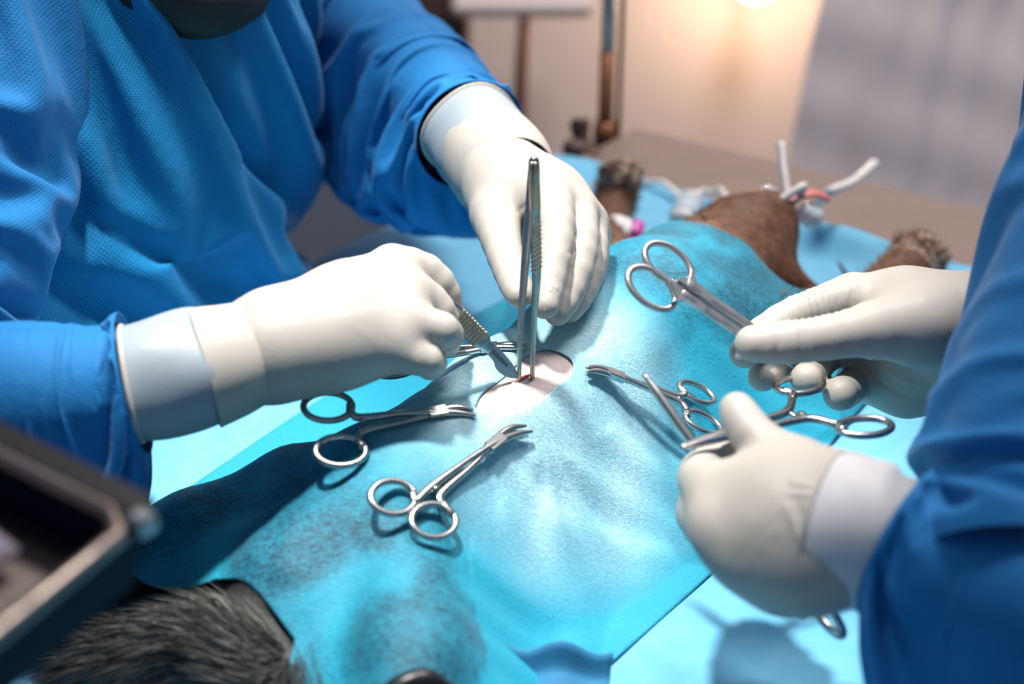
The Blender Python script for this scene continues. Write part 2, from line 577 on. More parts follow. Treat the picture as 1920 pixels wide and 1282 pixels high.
# ------------------------------------------------------------------ cloth tubes (buckled sleeves)
def cloth_tube(C, R, arm_r, length_scale=1.25, nt=64, ns=70, iters=260, seed=1, grav=(0, 0, -1), gk=0.00012,
               pin0=3, pin1=3, end_r=None, noise_amp=0.004, bend=0.15, floor=None, twist=0.0, circ=1.0):
    """Position-based cloth: a tube of cloth longer than the arm it covers, so that it crumples."""
    rng = np.random.RandomState(seed)
    C = np.asarray(C, float); R = np.asarray(R, float)
    Cs = spline(np.hstack([C, R[:, None], np.asarray(arm_r)[:, None]]), ns)
    c, r, ar = Cs[:, :3], Cs[:, 3], Cs[:, 4]
    T, N, B = frames(c, (0, 0, 1) if abs(T0z(c)) < 0.8 else (0, 1, 0))
    th = np.linspace(0, 2 * math.pi, nt, endpoint=False)[None] + np.linspace(0, twist, ns)[:, None]
    X = c[:, None] + r[:, None, None] * (N[:, None] * np.cos(th)[..., None] + B[:, None] * np.sin(th)[..., None])
    seg = np.linalg.norm(np.diff(c, axis=0), axis=1)
    Lv = (seg * length_scale)[:, None]
    Lh = (2 * math.pi * r * circ / nt)[:, None]
    X0 = X.copy()
    # low-frequency starting bumps
    nz = rng.randn(ns, nt, 3)
    for _ in range(3):
        nz = (nz + np.roll(nz, 1, 1) + np.roll(nz, -1, 1) + np.vstack([nz[:1], nz[:-1]]) + np.vstack([nz[1:], nz[-1:]])) / 5
    nz *= noise_amp / (np.abs(nz).std() + 1e-9)
    X = X + nz
    w = np.ones((ns, 1, 1)); w[:pin0] = 0; w[ns - pin1:] = 0
    if end_r is not None:
        X[ns - pin1:] = c[ns - pin1:, None] + end_r * (N[ns - pin1:, None] * np.cos(th[ns - pin1:])[..., None] + B[ns - pin1:, None] * np.sin(th[ns - pin1:])[..., None])
        X0[ns - pin1:] = X[ns - pin1:]
    X[:pin0] = X0[:pin0]
    g = np.asarray(grav, float) * gk
    Vel = np.zeros_like(X)

    def solve(A, Bv, L, wa, wb, stiff, only_compress=False):
        d = Bv - A; l = np.linalg.norm(d, axis=-1, keepdims=True) + 1e-9
        ws = wa + wb; ws = np.where(ws == 0, 1, ws)
        k = stiff * (l - L) / l
        if only_compress:
            k = np.minimum(k, 0)
        corr = d * k / ws
        return corr * wa, -corr * wb

    diagL = np.sqrt(Lv ** 2 + Lh[:-1] ** 2)[..., None]
    for it in range(iters):
        prev = X.copy()
        X = X + (Vel * 0.9 + g) * w
        for s in (0, 1):
            a = slice(s, ns - 1, 2); b = slice(s + 1, ns, 2)
            na = len(range(s, ns - 1, 2))
            ca, cb = solve(X[a][:na], X[b][:na], Lv[a][:na][..., None], w[a][:na], w[b][:na], 1.0)
            X[a][:na] += ca; X[b][:na] += cb
            a = np.arange(s, nt, 2); b = (a + 1) % nt
            ca, cb = solve(X[:, a], X[:, b], Lh[:, :, None], w, w, 1.0)
            X[:, a] += ca; X[:, b] += cb
            # shear, both diagonals
            a = slice(s, ns - 1, 2); b = slice(s + 1, ns, 2)
            for sh in (1, -1):
                Y = np.roll(X, sh, 1)
                ca, cb = solve(X[a][:na], Y[b][:na], diagL[a][:na], w[a][:na], w[b][:na], 0.35)
                X[a][:na] += ca
                Z = np.zeros_like(X); Z[b][:na] = cb
                X += np.roll(Z, -sh, 1)
        if bend:
            ca, cb = solve(X[:-2], X[2:], (Lv[:-1] + Lv[1:])[..., None], w[:-2], w[2:], bend, False)
            X[:-2] += ca * 0.5; X[2:] += cb * 0.5
            Y = np.roll(X, -2, 1)
            ca, cb = solve(X, Y, 2 * Lh[:, :, None], w, w, bend)
            X += ca * 0.5 + np.roll(cb, 2, 1) * 0.5
        # stay outside the arm
        rel = X - c[:, None]
        # nearest centre point: look in a window of stations
        best = None
        for o in (-6, -3, 0, 3, 6):
            ii = np.clip(np.arange(ns) + o, 0, ns - 1)
            rel = X - c[ii][:, None]
            along = (rel * T[ii][:, None]).sum(-1, keepdims=True)
            rad = rel - along * T[ii][:, None]
            rl = np.linalg.norm(rad, axis=-1, keepdims=True) + 1e-9
            sc = np.abs(along)
            if best is None:
                best = [sc, rad / rl, rl, ar[ii][:, None, None] * np.ones_like(rl)]
            else:
                m = sc < best[0]
                best[0] = np.where(m, sc, best[0]); best[1] = np.where(m, rad / rl, best[1])
                best[2] = np.where(m, rl, best[2]); best[3] = np.where(m, ar[ii][:, None, None], best[3])
        pen = np.maximum(best[3] - best[2], 0)
        X = X + best[1] * pen * (w > 0)
        if floor is not None:
            X[..., 2] = np.maximum(X[..., 2], floor)
        X = np.where(w > 0, X, X0)
        Vel = (X - prev) * (it < iters * 0.8)
        m = np.linalg.norm(Vel, axis=-1, keepdims=True)
        Vel = Vel * np.minimum(1, 0.003 / (m + 1e-9))
    i = np.arange(ns - 1)[:, None]; j = np.arange(nt)[None]; j2 = (j + 1) % nt
    F = np.stack([i * nt + j, i * nt + j2, (i + 1) * nt + j2, (i + 1) * nt + j], -1).reshape(-1, 4)
    s = np.concatenate([[0], np.cumsum(Lv[:, 0])])
    uv = np.stack([np.broadcast_to((np.arange(nt) * Lh.mean())[None], (ns, nt)), np.broadcast_to(s[:, None], (ns, nt))], -1).reshape(-1, 2)
    return X.reshape(-1, 3), F, uv


def T0z(c):
    d = c[-1] - c[0]
    return d[2] / (np.linalg.norm(d) + 1e-9)


def subsurf(o, lv=1):
    m = o.modifiers.new('subdivision', 'SUBSURF'); m.levels = lv; m.render_levels = lv
    return o


def solid(o, t, off=-1):
    m = o.modifiers.new('thickness', 'SOLIDIFY'); m.thickness = t; m.offset = off
    return o

# ================================================================== setting
AX = np.array([0.59, 0.807, 0.0]); AX /= np.linalg.norm(AX)
BX = np.array([AX[1], -AX[0], 0.0])
ZX = np.array([0, 0, 1.0])
K1 = np.array([0.120, 0.623, 0.0])


def plane_grid(o, du, dv, nu, nv, fn=None):
    u, v = np.meshgrid(np.linspace(0, 1, nu), np.linspace(0, 1, nv), indexing='ij')
    V = np.asarray(o) + u[..., None] * np.asarray(du) + v[..., None] * np.asarray(dv)
    if fn is not None:
        V = fn(V, u, v)
    i, j = np.meshgrid(np.arange(nu - 1), np.arange(nv - 1), indexing='ij')
    F = np.stack([i * nv + j, (i + 1) * nv + j, (i + 1) * nv + j + 1, i * nv + j + 1], -1).reshape(-1, 4)
    return V.reshape(-1, 3), F


wall = box('wall_back', (0.6, 1.62, 0.3), (2.6, 0, 0), (0, 0.04, 0), (0, 0, 1.4), M['wall'], bev=0.002)
tag(wall, 'beige painted wall behind the operating table', kind='structure')
wl = box('wall_left', (-2.0, 0.2, 0.3), (0.04, 0, 0), (0, 1.46, 0), (0, 0, 1.4), M['wall'], bev=0.002)
tag(wl, 'painted wall far left', kind='structure')
fl = box('floor', (0.6, 0.2, -1.12), (2.64, 0, 0), (0, 1.46, 0), (0, 0, 0.02), M['floor'], bev=0.002)
tag(fl, 'grey vinyl floor', kind='structure')

# --- operating table
tb_c = K1 - AX * 0.68 + BX * 0.33
tb = thing('operating_table', 'dull steel operating table top running back from under the blue sheet', 'table', (tb_c[0], tb_c[1], -1.1))
box('table_top', tb_c + ZX * -0.016, AX * 0.68, BX * 0.33, ZX * 0.014, M['steel_table'], tb, 0.004)
for sgn in (-1, 1):
    box('side_rail', tb_c + BX * sgn * 0.345 + ZX * -0.022, AX * 0.60, BX * 0.008, ZX * 0.012, M['steel_table'], tb, 0.002)
tube('column', [tb_c + ZX * -0.04, tb_c + ZX * -1.0], [0.09, 0.10], M['steel_table'], tb, up=(1, 0, 0), n=24)
box('foot', tb_c + ZX * -1.05, AX * 0.4, BX * 0.25, ZX * 0.05, M['steel_table'], tb, 0.01)

# --- paper sheet on the table
def sheet_fn(V, u, v):
    s = -0.135 - u * 1.2          # along AX from the far end
    t = -0.20 + v * 0.88          # arc length across
    z = 0.0022 + 0.0006 * np.sin(s * 60 + t * 20) * np.sin(t * 34 - s * 9)
    out = np.where(t < -0.03, -0.03 + (t + 0.03) * 0.45, t)
    drop = np.where(t < -0.02, -((np.minimum(t + 0.02, 0)) ** 2) * 7.0, 0)
    # a lifted fold along the far end
    z = z + 0.022 * np.exp(-((s + 0.155) / 0.02) ** 2) * np.exp(-((t - 0.29) / 0.07) ** 2)
    z = z + 0.012 * np.exp(-((s + 0.15) / 0.03) ** 2) * np.exp(-((t - 0.02) / 0.05) ** 2)
    s = s + 0.012 * np.sin(t * 17) * np.exp(-((s + 0.135) / 0.05) ** 2)
    p = K1 + s[..., None] * AX + out[..., None] * BX
    p[..., 2] = z + drop
    return p


V, F = plane_grid((0, 0, 0), (1, 0, 0), (0, 1, 0), 150, 120, sheet_fn)
sh = mk('table_sheet', V, F, M['sheet'], None, origin=(tb_c[0], tb_c[1], 0))
tag(sh, 'pale blue paper sheet spread over the steel table under the cat', 'sheet')
solid(sh, 0.0006)

# ================================================================== the cat
I0 = np.array([0.012, -0.030, 0.0])
LX = -BX


def W(s, t, z):
    return I0 + s * AX + t * LX + np.array([0, 0, z])


def PW(x, y, z):
    return np.array([x, y, z])


trunk = [(W(-.165, .022, .034), .032), (W(-.10, .018, .042), .042), (W(0, .012, .047), .047), (W(.08, .010, .050), .050), (W(.14, .010, .052), .053), (W(.195, .012, .050), .046)]
neck = [(W(.195, .012, .05), .044), (W(.25, .022, .048), .036)]
head = [(W(.268, .030, .040), .036), (W(.292, .028, .043), .037)]
muzzle = [(W(.295, .026, .056), .022), (W(.322, .018, .060), .016)]
jaw = [(W(.295, .026, .064), .015), (W(.318, .022, .070), .009)]
ear1 = [(W(.278, .062, .035), .017), (W(.292, .088, .024), .006)]
ear2 = [(W(.285, -.008, .035), .017), (W(.305, -.028, .024), .006)]
fore1 = [(W(.17, .045, .045), .030), (W(.25, .115, .03), .020), (W(.335, .165, .02), .014), (W(.365, .178, .022), .015), (W(.368, .176, .042), .0155)]
fore2 = [(W(.17, -.03, .045), .030), (W(.27, -.065, .028), .021), (W(.365, -.066, .024), .017), (W(.395, -.067, .028), .020)]
hind1 = [(W(-.10, .03, .040), .034), (PW(-.112, -.085, .038), .029), (PW(-.165, -.105, .032), .022), (PW(-.225, -.130, .020), .015)]
hind2 = [(W(-.12, .00, .040), .034), (PW(-.045, -.205, .032), .028), (PW(-.045, -.28, .022), .016)]
tail = [(W(-.18, .02, .024), .018), (PW(-.100, -.205, .022), .016), (PW(-.135, -.188, .030), .0165), (PW(-.172, -.180, .020), .014), (PW(-.205, -.172, .013), .009)]
cat_chains = [trunk, neck, head, muzzle, jaw, ear1, ear2, fore1, fore2, hind1, hind2, tail]
cat = thing('cat', 'brown cat lying on its back under the blue drape, head and paws showing', 'cat', (I0[0], I0[1], 0.002))
V, F = sdf_body([trunk, neck, head, muzzle, jaw], [ear1, ear2, fore1, fore2, hind1, hind2, tail], h=0.003, kp=0.02, kl=0.02, kk=0.008, kseg=0.012)
V[:, 2] = np.maximum(V[:, 2], 0.0035)
rel = V - I0
sv, tv = rel @ AX, rel @ LX
shaved = np.clip(1.25 - np.sqrt(((sv - 0.01) / 0.085) ** 2 + ((tv) / 0.055) ** 2), 0, 0.25) * 4
V_cat = V.copy()
dark = np.clip((-0.09 - sv) / 0.04, 0, 1)
N_cat = vnormals(V, F)
mk('body', V, F, M['cat'], cat, attrs={'shaved': shaved, 'dark': dark})


def blades(roots, dirs, lens, w, mat, name, parent, bendz=-0.2, seed=0):
    """Fur: two-segment tapering blades as real geometry."""
    rng = np.random.RandomState(seed)
    n = len(roots)
    side = np.cross(dirs, rng.randn(n, 3)); side /= np.linalg.norm(side, axis=1)[:, None] + 1e-9
    L = lens[:, None]
    mid = roots + dirs * L * 0.55
    tip = roots + dirs * L + np.array([0, 0, bendz]) * L * 0.5
    Vv = np.stack([roots - side * w, roots + side * w, mid - side * w * 0.7, mid + side * w * 0.7, tip], 1).reshape(-1, 3)
    b = (np.arange(n) * 5)[:, None]
    Ff = [list(q) for q in (b + np.array([0, 1, 3, 2]))] + [list(q) for q in (b + np.array([2, 3, 4]))]
    o = mk(name, Vv, Ff, mat, parent)
    o['kind'] = 'stuff'
    return o


def chain_points(chain, n, rng, lo=0.0, hi=1.0, rs=1.0):
    p = np.array([np.r_[c[0], c[1]] for c in chain])
    q = spline(p, 200)
    i = rng.randint(int(lo * 199), int(hi * 199) + 1, n)
    C = q[i, :3]; R = q[i, 3] * rs
    T = np.gradient(q[:, :3], axis=0)[i]; T /= np.linalg.norm(T, axis=1)[:, None]
    r = rng.randn(n, 3); r -= T * (r * T).sum(1)[:, None]; r /= np.linalg.norm(r, axis=1)[:, None]
    return C + r * R[:, None], r, T


rng = np.random.RandomState(3)
# tail brush
p, r, T = chain_points(tail, 9000, rng, 0.10, 1.0, 0.95)
d = T * 1.0 + r * 0.26 + rng.randn(len(p), 3) * 0.10; d /= np.linalg.norm(d, axis=1)[:, None]
ok = p[:, 2] > 0.004
blades(p[ok], d[ok], (0.018 + 0.020 * rng.rand(len(p)))[ok], 0.00035, M['fur_dark'], 'tail_fur', cat, -0.25)
# head, neck and shoulder coat
geo = []
for ch, n, lo, hi, fl_ in ((neck, 2600, 0.1, 1, -0.7), (head, 3400, 0, 1, -0.6), (jaw, 500, 0, 1, -0.6), (fore2, 1500, 0.1, 1.0, 0.7), (fore1, 1200, 0.3, 1, 0.7)):
    p, r, T = chain_points(ch, n, rng, lo, hi, 0.98)
    d = T * fl_ + r * 0.55 + rng.randn(n, 3) * 0.2; d /= np.linalg.norm(d, axis=1)[:, None]
    ok = (p[:, 2] > 0.008)
    geo.append((p[ok], d[ok]))
pp = np.vstack([g[0] for g in geo]); dd = np.vstack([g[1] for g in geo])
blades(pp, dd, 0.006 + 0.007 * rng.rand(len(pp)), 0.0005, M['fur'], 'coat_fur', cat, -0.1)
# mottled soles of the two front paws
for ch, nm in ((fore1, 'paw'), (fore2, 'paw')):
    e, er = ch[-1]; e0 = ch[-2][0]
    ax = (e - e0) / np.linalg.norm(e - e0)
    side = np.cross(ax, [0, 0, 1.0]) if abs(ax[2]) < 0.8 else np.array([1.0, 0, 0])
    side /= np.linalg.norm(side); front = np.cross(side, ax)
    toes = [[(e0 - ax * 0.006, er * 0.85), (e, er * 1.0)]]
    for k in (-1.5, -0.5, 0.5, 1.5):
        toes.append([(e + side * k * 0.006 - ax * 0.004, er * 0.42), (e + side * k * 0.0085 + ax * (er * 0.75 - abs(k) * 0.002), er * 0.38)])
    Vp, Fp = sdf_body(toes[:1], toes[1:], h=0.0012, kp=0.006, kl=0.005, kk=0.002)
    Vp[:, 2] = np.maximum(Vp[:, 2], 0.0035)
    mk(nm, Vp, Fp, M['fur_pale'], cat)
# tongue lolling over the tube
tg = spline([W(.318, .020, .070), P(1447, 408, 1.0) * 0 + W(.335, .010, .078), W(.348, .000, .079), W(.356, -.008, .074)], 14)
tube('tongue', tg, np.stack([np.full(14, .0022), np.linspace(.008, .0055, 14)], 1), M['tongue'], cat, up=(0, 0, 1), n=12)

# ------------------------------------------------------------------ drape as a membrane over the body
GX0, GY0, GH, GNX, GNY = -0.36, -0.34, 0.0025, 290, 290
gx = GX0 + GH * np.arange(GNX); gy = GY0 + GH * np.arange(GNY)
XX, YY = np.meshgrid(gx, gy, indexing='ij')


def chain_height(chain, H):
    q = spline(np.array([np.r_[c[0], c[1]] for c in chain]), 60)
    for x, y, z, r in q:
        d2 = (XX - x) ** 2 + (YY - y) ** 2
        H = np.maximum(H, np.where(d2 < r * r, z + np.sqrt(np.maximum(r * r - d2, 0)), 0))
    return H


Hb = np.zeros_like(XX)
fi_ = (V_cat[:, 0] - GX0) / GH; fj_ = (V_cat[:, 1] - GY0) / GH
ii = fi_.astype(int); jj = fj_.astype(int)
sc_ = (V_cat - I0) @ AX; tc_ = (V_cat - I0) @ LX
okc = (ii > 1) & (ii < GNX - 2) & (jj > 1) & (jj < GNY - 2) & (sc_ < 0.24) & (tc_ < 0.16)
okc &= ~((sc_ < -0.205) & (tc_ > -0.005))           # the tail lies outside the cloth
Sw = np.zeros_like(XX); Sz = np.zeros_like(XX)
upc = okc & (N_cat[:, 2] > 0.1)
for di in (0, 1):
    for dj in (0, 1):
        np.maximum.at(Hb, (ii[okc] + di, jj[okc] + dj), V_cat[okc, 2])
        w_ = np.abs(1 - di - (fi_ - ii)) * np.abs(1 - dj - (fj_ - jj))
        np.add.at(Sw, (ii[upc] + di, jj[upc] + dj), w_[upc]); np.add.at(Sz, (ii[upc] + di, jj[upc] + dj), (w_ * V_cat[:, 2])[upc])
Hb = np.where(Sw > 0.15, Sz / np.maximum(Sw, 1e-9), Hb)
Hb = np.where(Hb < 0.005, 0, Hb)
Hm = Hb.copy()
for it in range(900):
    A = Hm.copy()
    A[1:-1, 1:-1] = 0.25 * (Hm[2:, 1:-1] + Hm[:-2, 1:-1] + Hm[1:-1, 2:] + Hm[1:-1, :-2]) - 0.000028
    Hm = np.maximum(A, Hb + 0.0012)
gap = Hm - Hb


def samp(Fd, x, y):
    i = np.clip((np.asarray(x) - GX0) / GH, 0, GNX - 1.001); j = np.clip((np.asarray(y) - GY0) / GH, 0, GNY - 1.001)
    a = i.astype(int); b = j.astype(int); f, g = i - a, j - b
    return Fd[a, b] * (1 - f) * (1 - g) + Fd[a + 1, b] * f * (1 - g) + Fd[a, b + 1] * (1 - f) * g + Fd[a + 1, b + 1] * f * g


# window in the drape over the shaved belly, (s, t) around the incision
def skin(u, v, off=0.0):
    """point of the body under a pixel"""
    r = FWD + (u - 960.0) / FPX * RGT - (v - 641.0) / FPX * UPV
    for k in range(1200):
        p = CAM + (0.55 + k * 0.0005) * r
        if p[2] < samp(Hb, p[0], p[1]):
            break
    return p + np.array([0, 0, off])


WIN = [skin(*q) for q in ((890, 770), (905, 742), (955, 702), (985, 672), (1030, 660), (1075, 686), (1052, 722), (1010, 758), (962, 782), (915, 784))]
print('BELLY', skin(985, 712))
WIN = np.array([[(p - I0) @ AX, (p - I0) @ LX] for p in WIN])
WIN = spline(np.vstack([WIN, WIN[:1]]), 80)[:-1]


def poly_sd(poly, q):
    """signed distance (negative inside) and outward direction."""
    a = poly; b = np.roll(poly, -1, 0)
    e = b - a
    w = q[:, None] - a[None]
    t = np.clip((w * e).sum(-1) / (e * e).sum(-1), 0, 1)
    dv = w - t[..., None] * e
    d = np.linalg.norm(dv, axis=-1)
    k = d.argmin(1)
    n = np.arange(len(q))
    c1 = (a[None, :, 1] > q[:, None, 1]) != (b[None, :, 1] > q[:, None, 1])
    xs = a[None, :, 0] + (q[:, None, 1] - a[None, :, 1]) / (e[None, :, 1] + 1e-12) * e[None, :, 0]
    ins = ((c1 & (q[:, None, 0] < xs)).sum(1) % 2) == 1
    near = q - dv[n, k]
    return np.where(ins, -d[n, k], d[n, k]), near


DS0, DS1, DT0, DT1, DH = -0.36, 0.235, -0.112, 0.172, 0.0016
sN, tN = int((DS1 - DS0) / DH), int((DT1 - DT0) / DH)
ss, tt = np.meshgrid(np.linspace(DS0, DS1, sN), np.linspace(DT0, DT1, tN), indexing='ij')
# wavy outer edges: rear edge recedes on the left, head edge bows over the chest
e0 = -0.200 + 0.006 * np.sin(tt * 40) - np.clip(-(tt + 0.012), 0, 1) * 1.6
e1 = 0.212 - np.clip(tt, -0.2, 0.3) * 0.02 + 0.05 * np.clip(-tt - 0.0, 0, .1) / .1 + 0.004 * np.sin(tt * 60)
fs = (ss - DS0) / (DS1 - DS0)
ss = e0 + (e1 - e0) * fs
tt = tt + 0.006 * np.sin(ss * 14 + 1.0) * (fs * 0 + np.clip(tt / 0.17, -1, 1))
px_ = I0[0] + ss * AX[0] + tt * LX[0]; py_ = I0[1] + ss * AX[1] + tt * LX[1]


def drape_z(x, y):
    """membrane height plus the creases of the cloth"""
    x = np.asarray(x, float); y = np.asarray(y, float)
    z = samp(Hm, x, y); gp = samp(gap, x, y)
    s = (x - I0[0]) * AX[0] + (y - I0[1]) * AX[1]; t = (x - I0[0]) * LX[0] + (y - I0[1]) * LX[1]
    slack = np.clip(gp / 0.012, 0.12, 1)
    w = 0.0016 * np.sin(t * 105 + 4 * np.sin(s * 17) + s * 24) + 0.0012 * np.sin(s * 90 - t * 46 + 3 * np.sin(t * 28)) + 0.0009 * np.sin(s * 150 + t * 170 + 2 * np.sin(s * 45))
    # rays of tension from the window's corners
    for (cs, ct) in ((-0.058, -0.012), (0.06, -0.004), (0.0, 0.04), (-0.03, -0.03)):
        ang = np.arctan2(t - ct, s - cs); rr = np.hypot(t - ct, s - cs)
        w = w + 0.0011 * np.sin(ang * 9 + cs * 80) * np.exp(-((rr - 0.03) / 0.03) ** 2)
    wz = z + 0.003 * 0 + w * slack
    return np.maximum(wz, 0.0038)


pz_ = drape_z(px_, py_)
q = np.stack([ss.ravel(), tt.ravel()], 1)
sd = np.full(len(q), 1.0); near = q.copy()
cand = (np.abs(q[:, 0]) < 0.12) & (np.abs(q[:, 1]) < 0.09)
sdc, nr = poly_sd(WIN, q[cand]); sd[cand] = sdc; near[cand] = nr
i, j = np.meshgrid(np.arange(sN - 1), np.arange(tN - 1), indexing='ij')
Fd = np.stack([i * tN + j, i * tN + j + 1, (i + 1) * tN + j + 1, (i + 1) * tN + j], -1).reshape(-1, 4)
Fd = Fd[sd[Fd].mean(1) > 0]
cntv = np.bincount(Fd.ravel(), minlength=len(q))
snap = (cntv > 0) & (cntv < 4) & (np.abs(sd) < 0.01)
q2 = q.copy(); q2[snap] = near[snap]
Vd = np.stack([I0[0] + q2[:, 0] * AX[0] + q2[:, 1] * LX[0], I0[1] + q2[:, 0] * AX[1] + q2[:, 1] * LX[1], pz_.ravel()], 1)
Vd[:, 2] = drape_z(Vd[:, 0], Vd[:, 1])
edge_ = np.clip(np.minimum(q2[:, 1] - tt.min(), tt.max() - q2[:, 1]) / 0.012, 0, 1)
Vd[:, 2] = np.where(Vd[:, 2] < 0.009, 0.0036 + (Vd[:, 2] - 0.0036) * edge_, Vd[:, 2])
# the hem around the window is a little thicker and lifted
hem = np.exp(-(np.maximum(sd, 0) / 0.004) ** 2)
Vd[:, 2] += 0.0003 * hem
used = np.unique(Fd); remap = np.full(len(Vd), -1); remap[used] = np.arange(len(used))
gp = samp(gap, Vd[:, 0], Vd[:, 1])
shv = np.clip(1.5 - np.sqrt(((q2[:, 0] + 0.01) / 0.085) ** 2 + ((q2[:, 1] + 0.004) / 0.06) ** 2), 0, 0.6) / 0.6
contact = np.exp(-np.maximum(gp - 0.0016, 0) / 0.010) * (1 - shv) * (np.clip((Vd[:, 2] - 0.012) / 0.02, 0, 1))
Fd = remap[Fd]
if np.cross(Vd[used][Fd[0, 1]] - Vd[used][Fd[0, 0]], Vd[used][Fd[0, 2]] - Vd[used][Fd[0, 0]])[2] < 0:
    Fd = Fd[:, ::-1]
pale = np.clip(1.3 - np.sqrt(((q2[:, 0] + 0.012) / 0.088) ** 2 + ((q2[:, 1] + 0.008) / 0.072) ** 2), 0, 0.7) / 0.7  # shaved belly showing through, plus lamp-lit brightness painted into the cloth colour
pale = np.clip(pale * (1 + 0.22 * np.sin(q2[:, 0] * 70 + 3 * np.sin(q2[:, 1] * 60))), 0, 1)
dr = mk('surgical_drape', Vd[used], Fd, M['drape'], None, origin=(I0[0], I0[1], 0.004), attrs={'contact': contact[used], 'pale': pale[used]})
tag(dr, 'teal surgical drape moulded over the cat with a window over its belly', 'drape')
solid(dr, 0.0007)


def surf_z(x, y):
    s = (x - I0[0]) * AX[0] + (y - I0[1]) * AX[1]; t = (x - I0[0]) * LX[0] + (y - I0[1]) * LX[1]
    return float(drape_z(x, y)) if (-0.26 < s < 0.21 and -0.112 < t < 0.172) else 0.003


def D(u, v, off=0.0):
    """point of the cloth surface seen at a pixel, lifted by off"""
    r = FWD + (u - 960.0) / FPX * RGT - (v - 641.0) / FPX * UPV
    lo = 0.4
    for k in range(700):
        d = 0.45 + k * 0.001
        p = CAM + d * r
        if p[2] < surf_z(p[0], p[1]):
            break
    for k in range(12):
        pass
    p = CAM + (d - 0.0005) * r
    p[2] = surf_z(p[0], p[1]) + off
    return p


# incision and a bruise on the shaved skin
ip = spline([skin(966, 718, .0004), skin(982, 709, .0006), skin(996, 702, .0004)], 12)
rr_ = 0.0011 * np.sin(np.linspace(0.15, math.pi - 0.15, 12))
tube('incision', ip, np.stack([rr_ * 0.6, rr_], 1), M['blood'], cat, up=(0, 0, 1), n=8)

# ================================================================== people
def pj(*rows):
    """rows (u, v, depth, radius_mm) -> chain"""
    return [(P(u, v, d * DS), r * 0.001 * DS) for (u, v, d, r) in rows]


DS = 1.0      # how near a limb's rows are brought (size follows)


def PS(u, v, d):
    return P(u, v, d * DS)


def resample(ch, n=8):
    q = spline(np.array([np.r_[c[0], c[1]] for c in ch]), n)
    return [(r[:3], r[3]) for r in q]


def glove(parent, palm, fingers, crease=None, h=0.0013, kp=0.013, kl=0.0042, kk=0.0012):
    V, F = sdf_body(palm, [resample(c) for c in fingers], h=h, kp=kp, kl=kl, kk=kk, kseg=0.0012, smooth_it=4)
    if crease is not None:
        N = vnormals(V, F)
        V = V + N * crease(V)[:, None]
    return mk('glove', V, F, M['latex'], parent)


def creases(lines):
    """thin wrinkles of the latex: list of (pixel polyline, depth range, width_px, height_mm)"""
    def f(V):
        u, v, d = PX(V)
        out = np.zeros(len(V))
        for pl, wpx, amp, per in lines:
            pl = np.array(pl, float)
            best = np.full(len(V), 1e9); along = np.zeros(len(V)); acc = 0
            for a, b in zip(pl[:-1], pl[1:]):
                e = b - a; L = np.hypot(*e)
                t = ((u - a[0]) * e[0] + (v - a[1]) * e[1]) / L ** 2
                tc = np.clip(t, 0, 1)
                dist = np.hypot(u - a[0] - tc * e[0], v - a[1] - tc * e[1])
                m = dist < best
                best = np.where(m, dist, best); along = np.where(m, acc + tc * L, along); acc += L
            edge = np.sin(np.clip(along / acc, 0, 1) * math.pi) ** 0.5
            if per:
                out += amp * 0.001 * np.exp(-(best / wpx) ** 2) * np.sin(along / per * 2 * math.pi)
            else:
                out += amp * 0.001 * np.exp(-(best / wpx) ** 2) * edge
        return out
    return f


def cuff(parent, rows, mat, rim=True, up=(0, 0, 1), n=40, name='cuff', wr=0.0008, seed=0, rim_first=True):
    """open latex sleeve: rows (u, v, depth, radius across, radius in depth mm); first row is the open end"""
    C = np.array([PS(*r[:3]) for r in rows]); R = np.array([[r[3], r[4]] for r in rows]) * 0.001 * DS
    q = spline(np.hstack([C, R]), 30)
    rng = np.random.RandomState(seed)
    th = np.linspace(0, 2 * math.pi, n, endpoint=False)
    ds = np.zeros((30, n))
    for k in range(5):
        ds += wr * rng.rand() * np.sin(rng.randint(1, 5) * th[None] + rng.rand() * 6 + np.linspace(0, rng.randn() * 5, 30)[:, None])
    V, F, uv = tube_geo(q[:, :3], q[:, 3:], up=up, n=n, cap=False, disp=ds)
    o = mk(name, V, F, mat, parent, uv=uv)
    solid(o, 0.0006)
    if rim:
        ring = V[:n] if rim_first else V[-n:]
        tube('rim', ring, 0.0013, M['latex_rim'], o, n=8, closed=True)
    return o


# ---------------- surgeon
sg = thing('person', 'surgeon in blue gown and black mask holding scalpel and forceps', 'person', (-0.36, 0.14, -1.1))

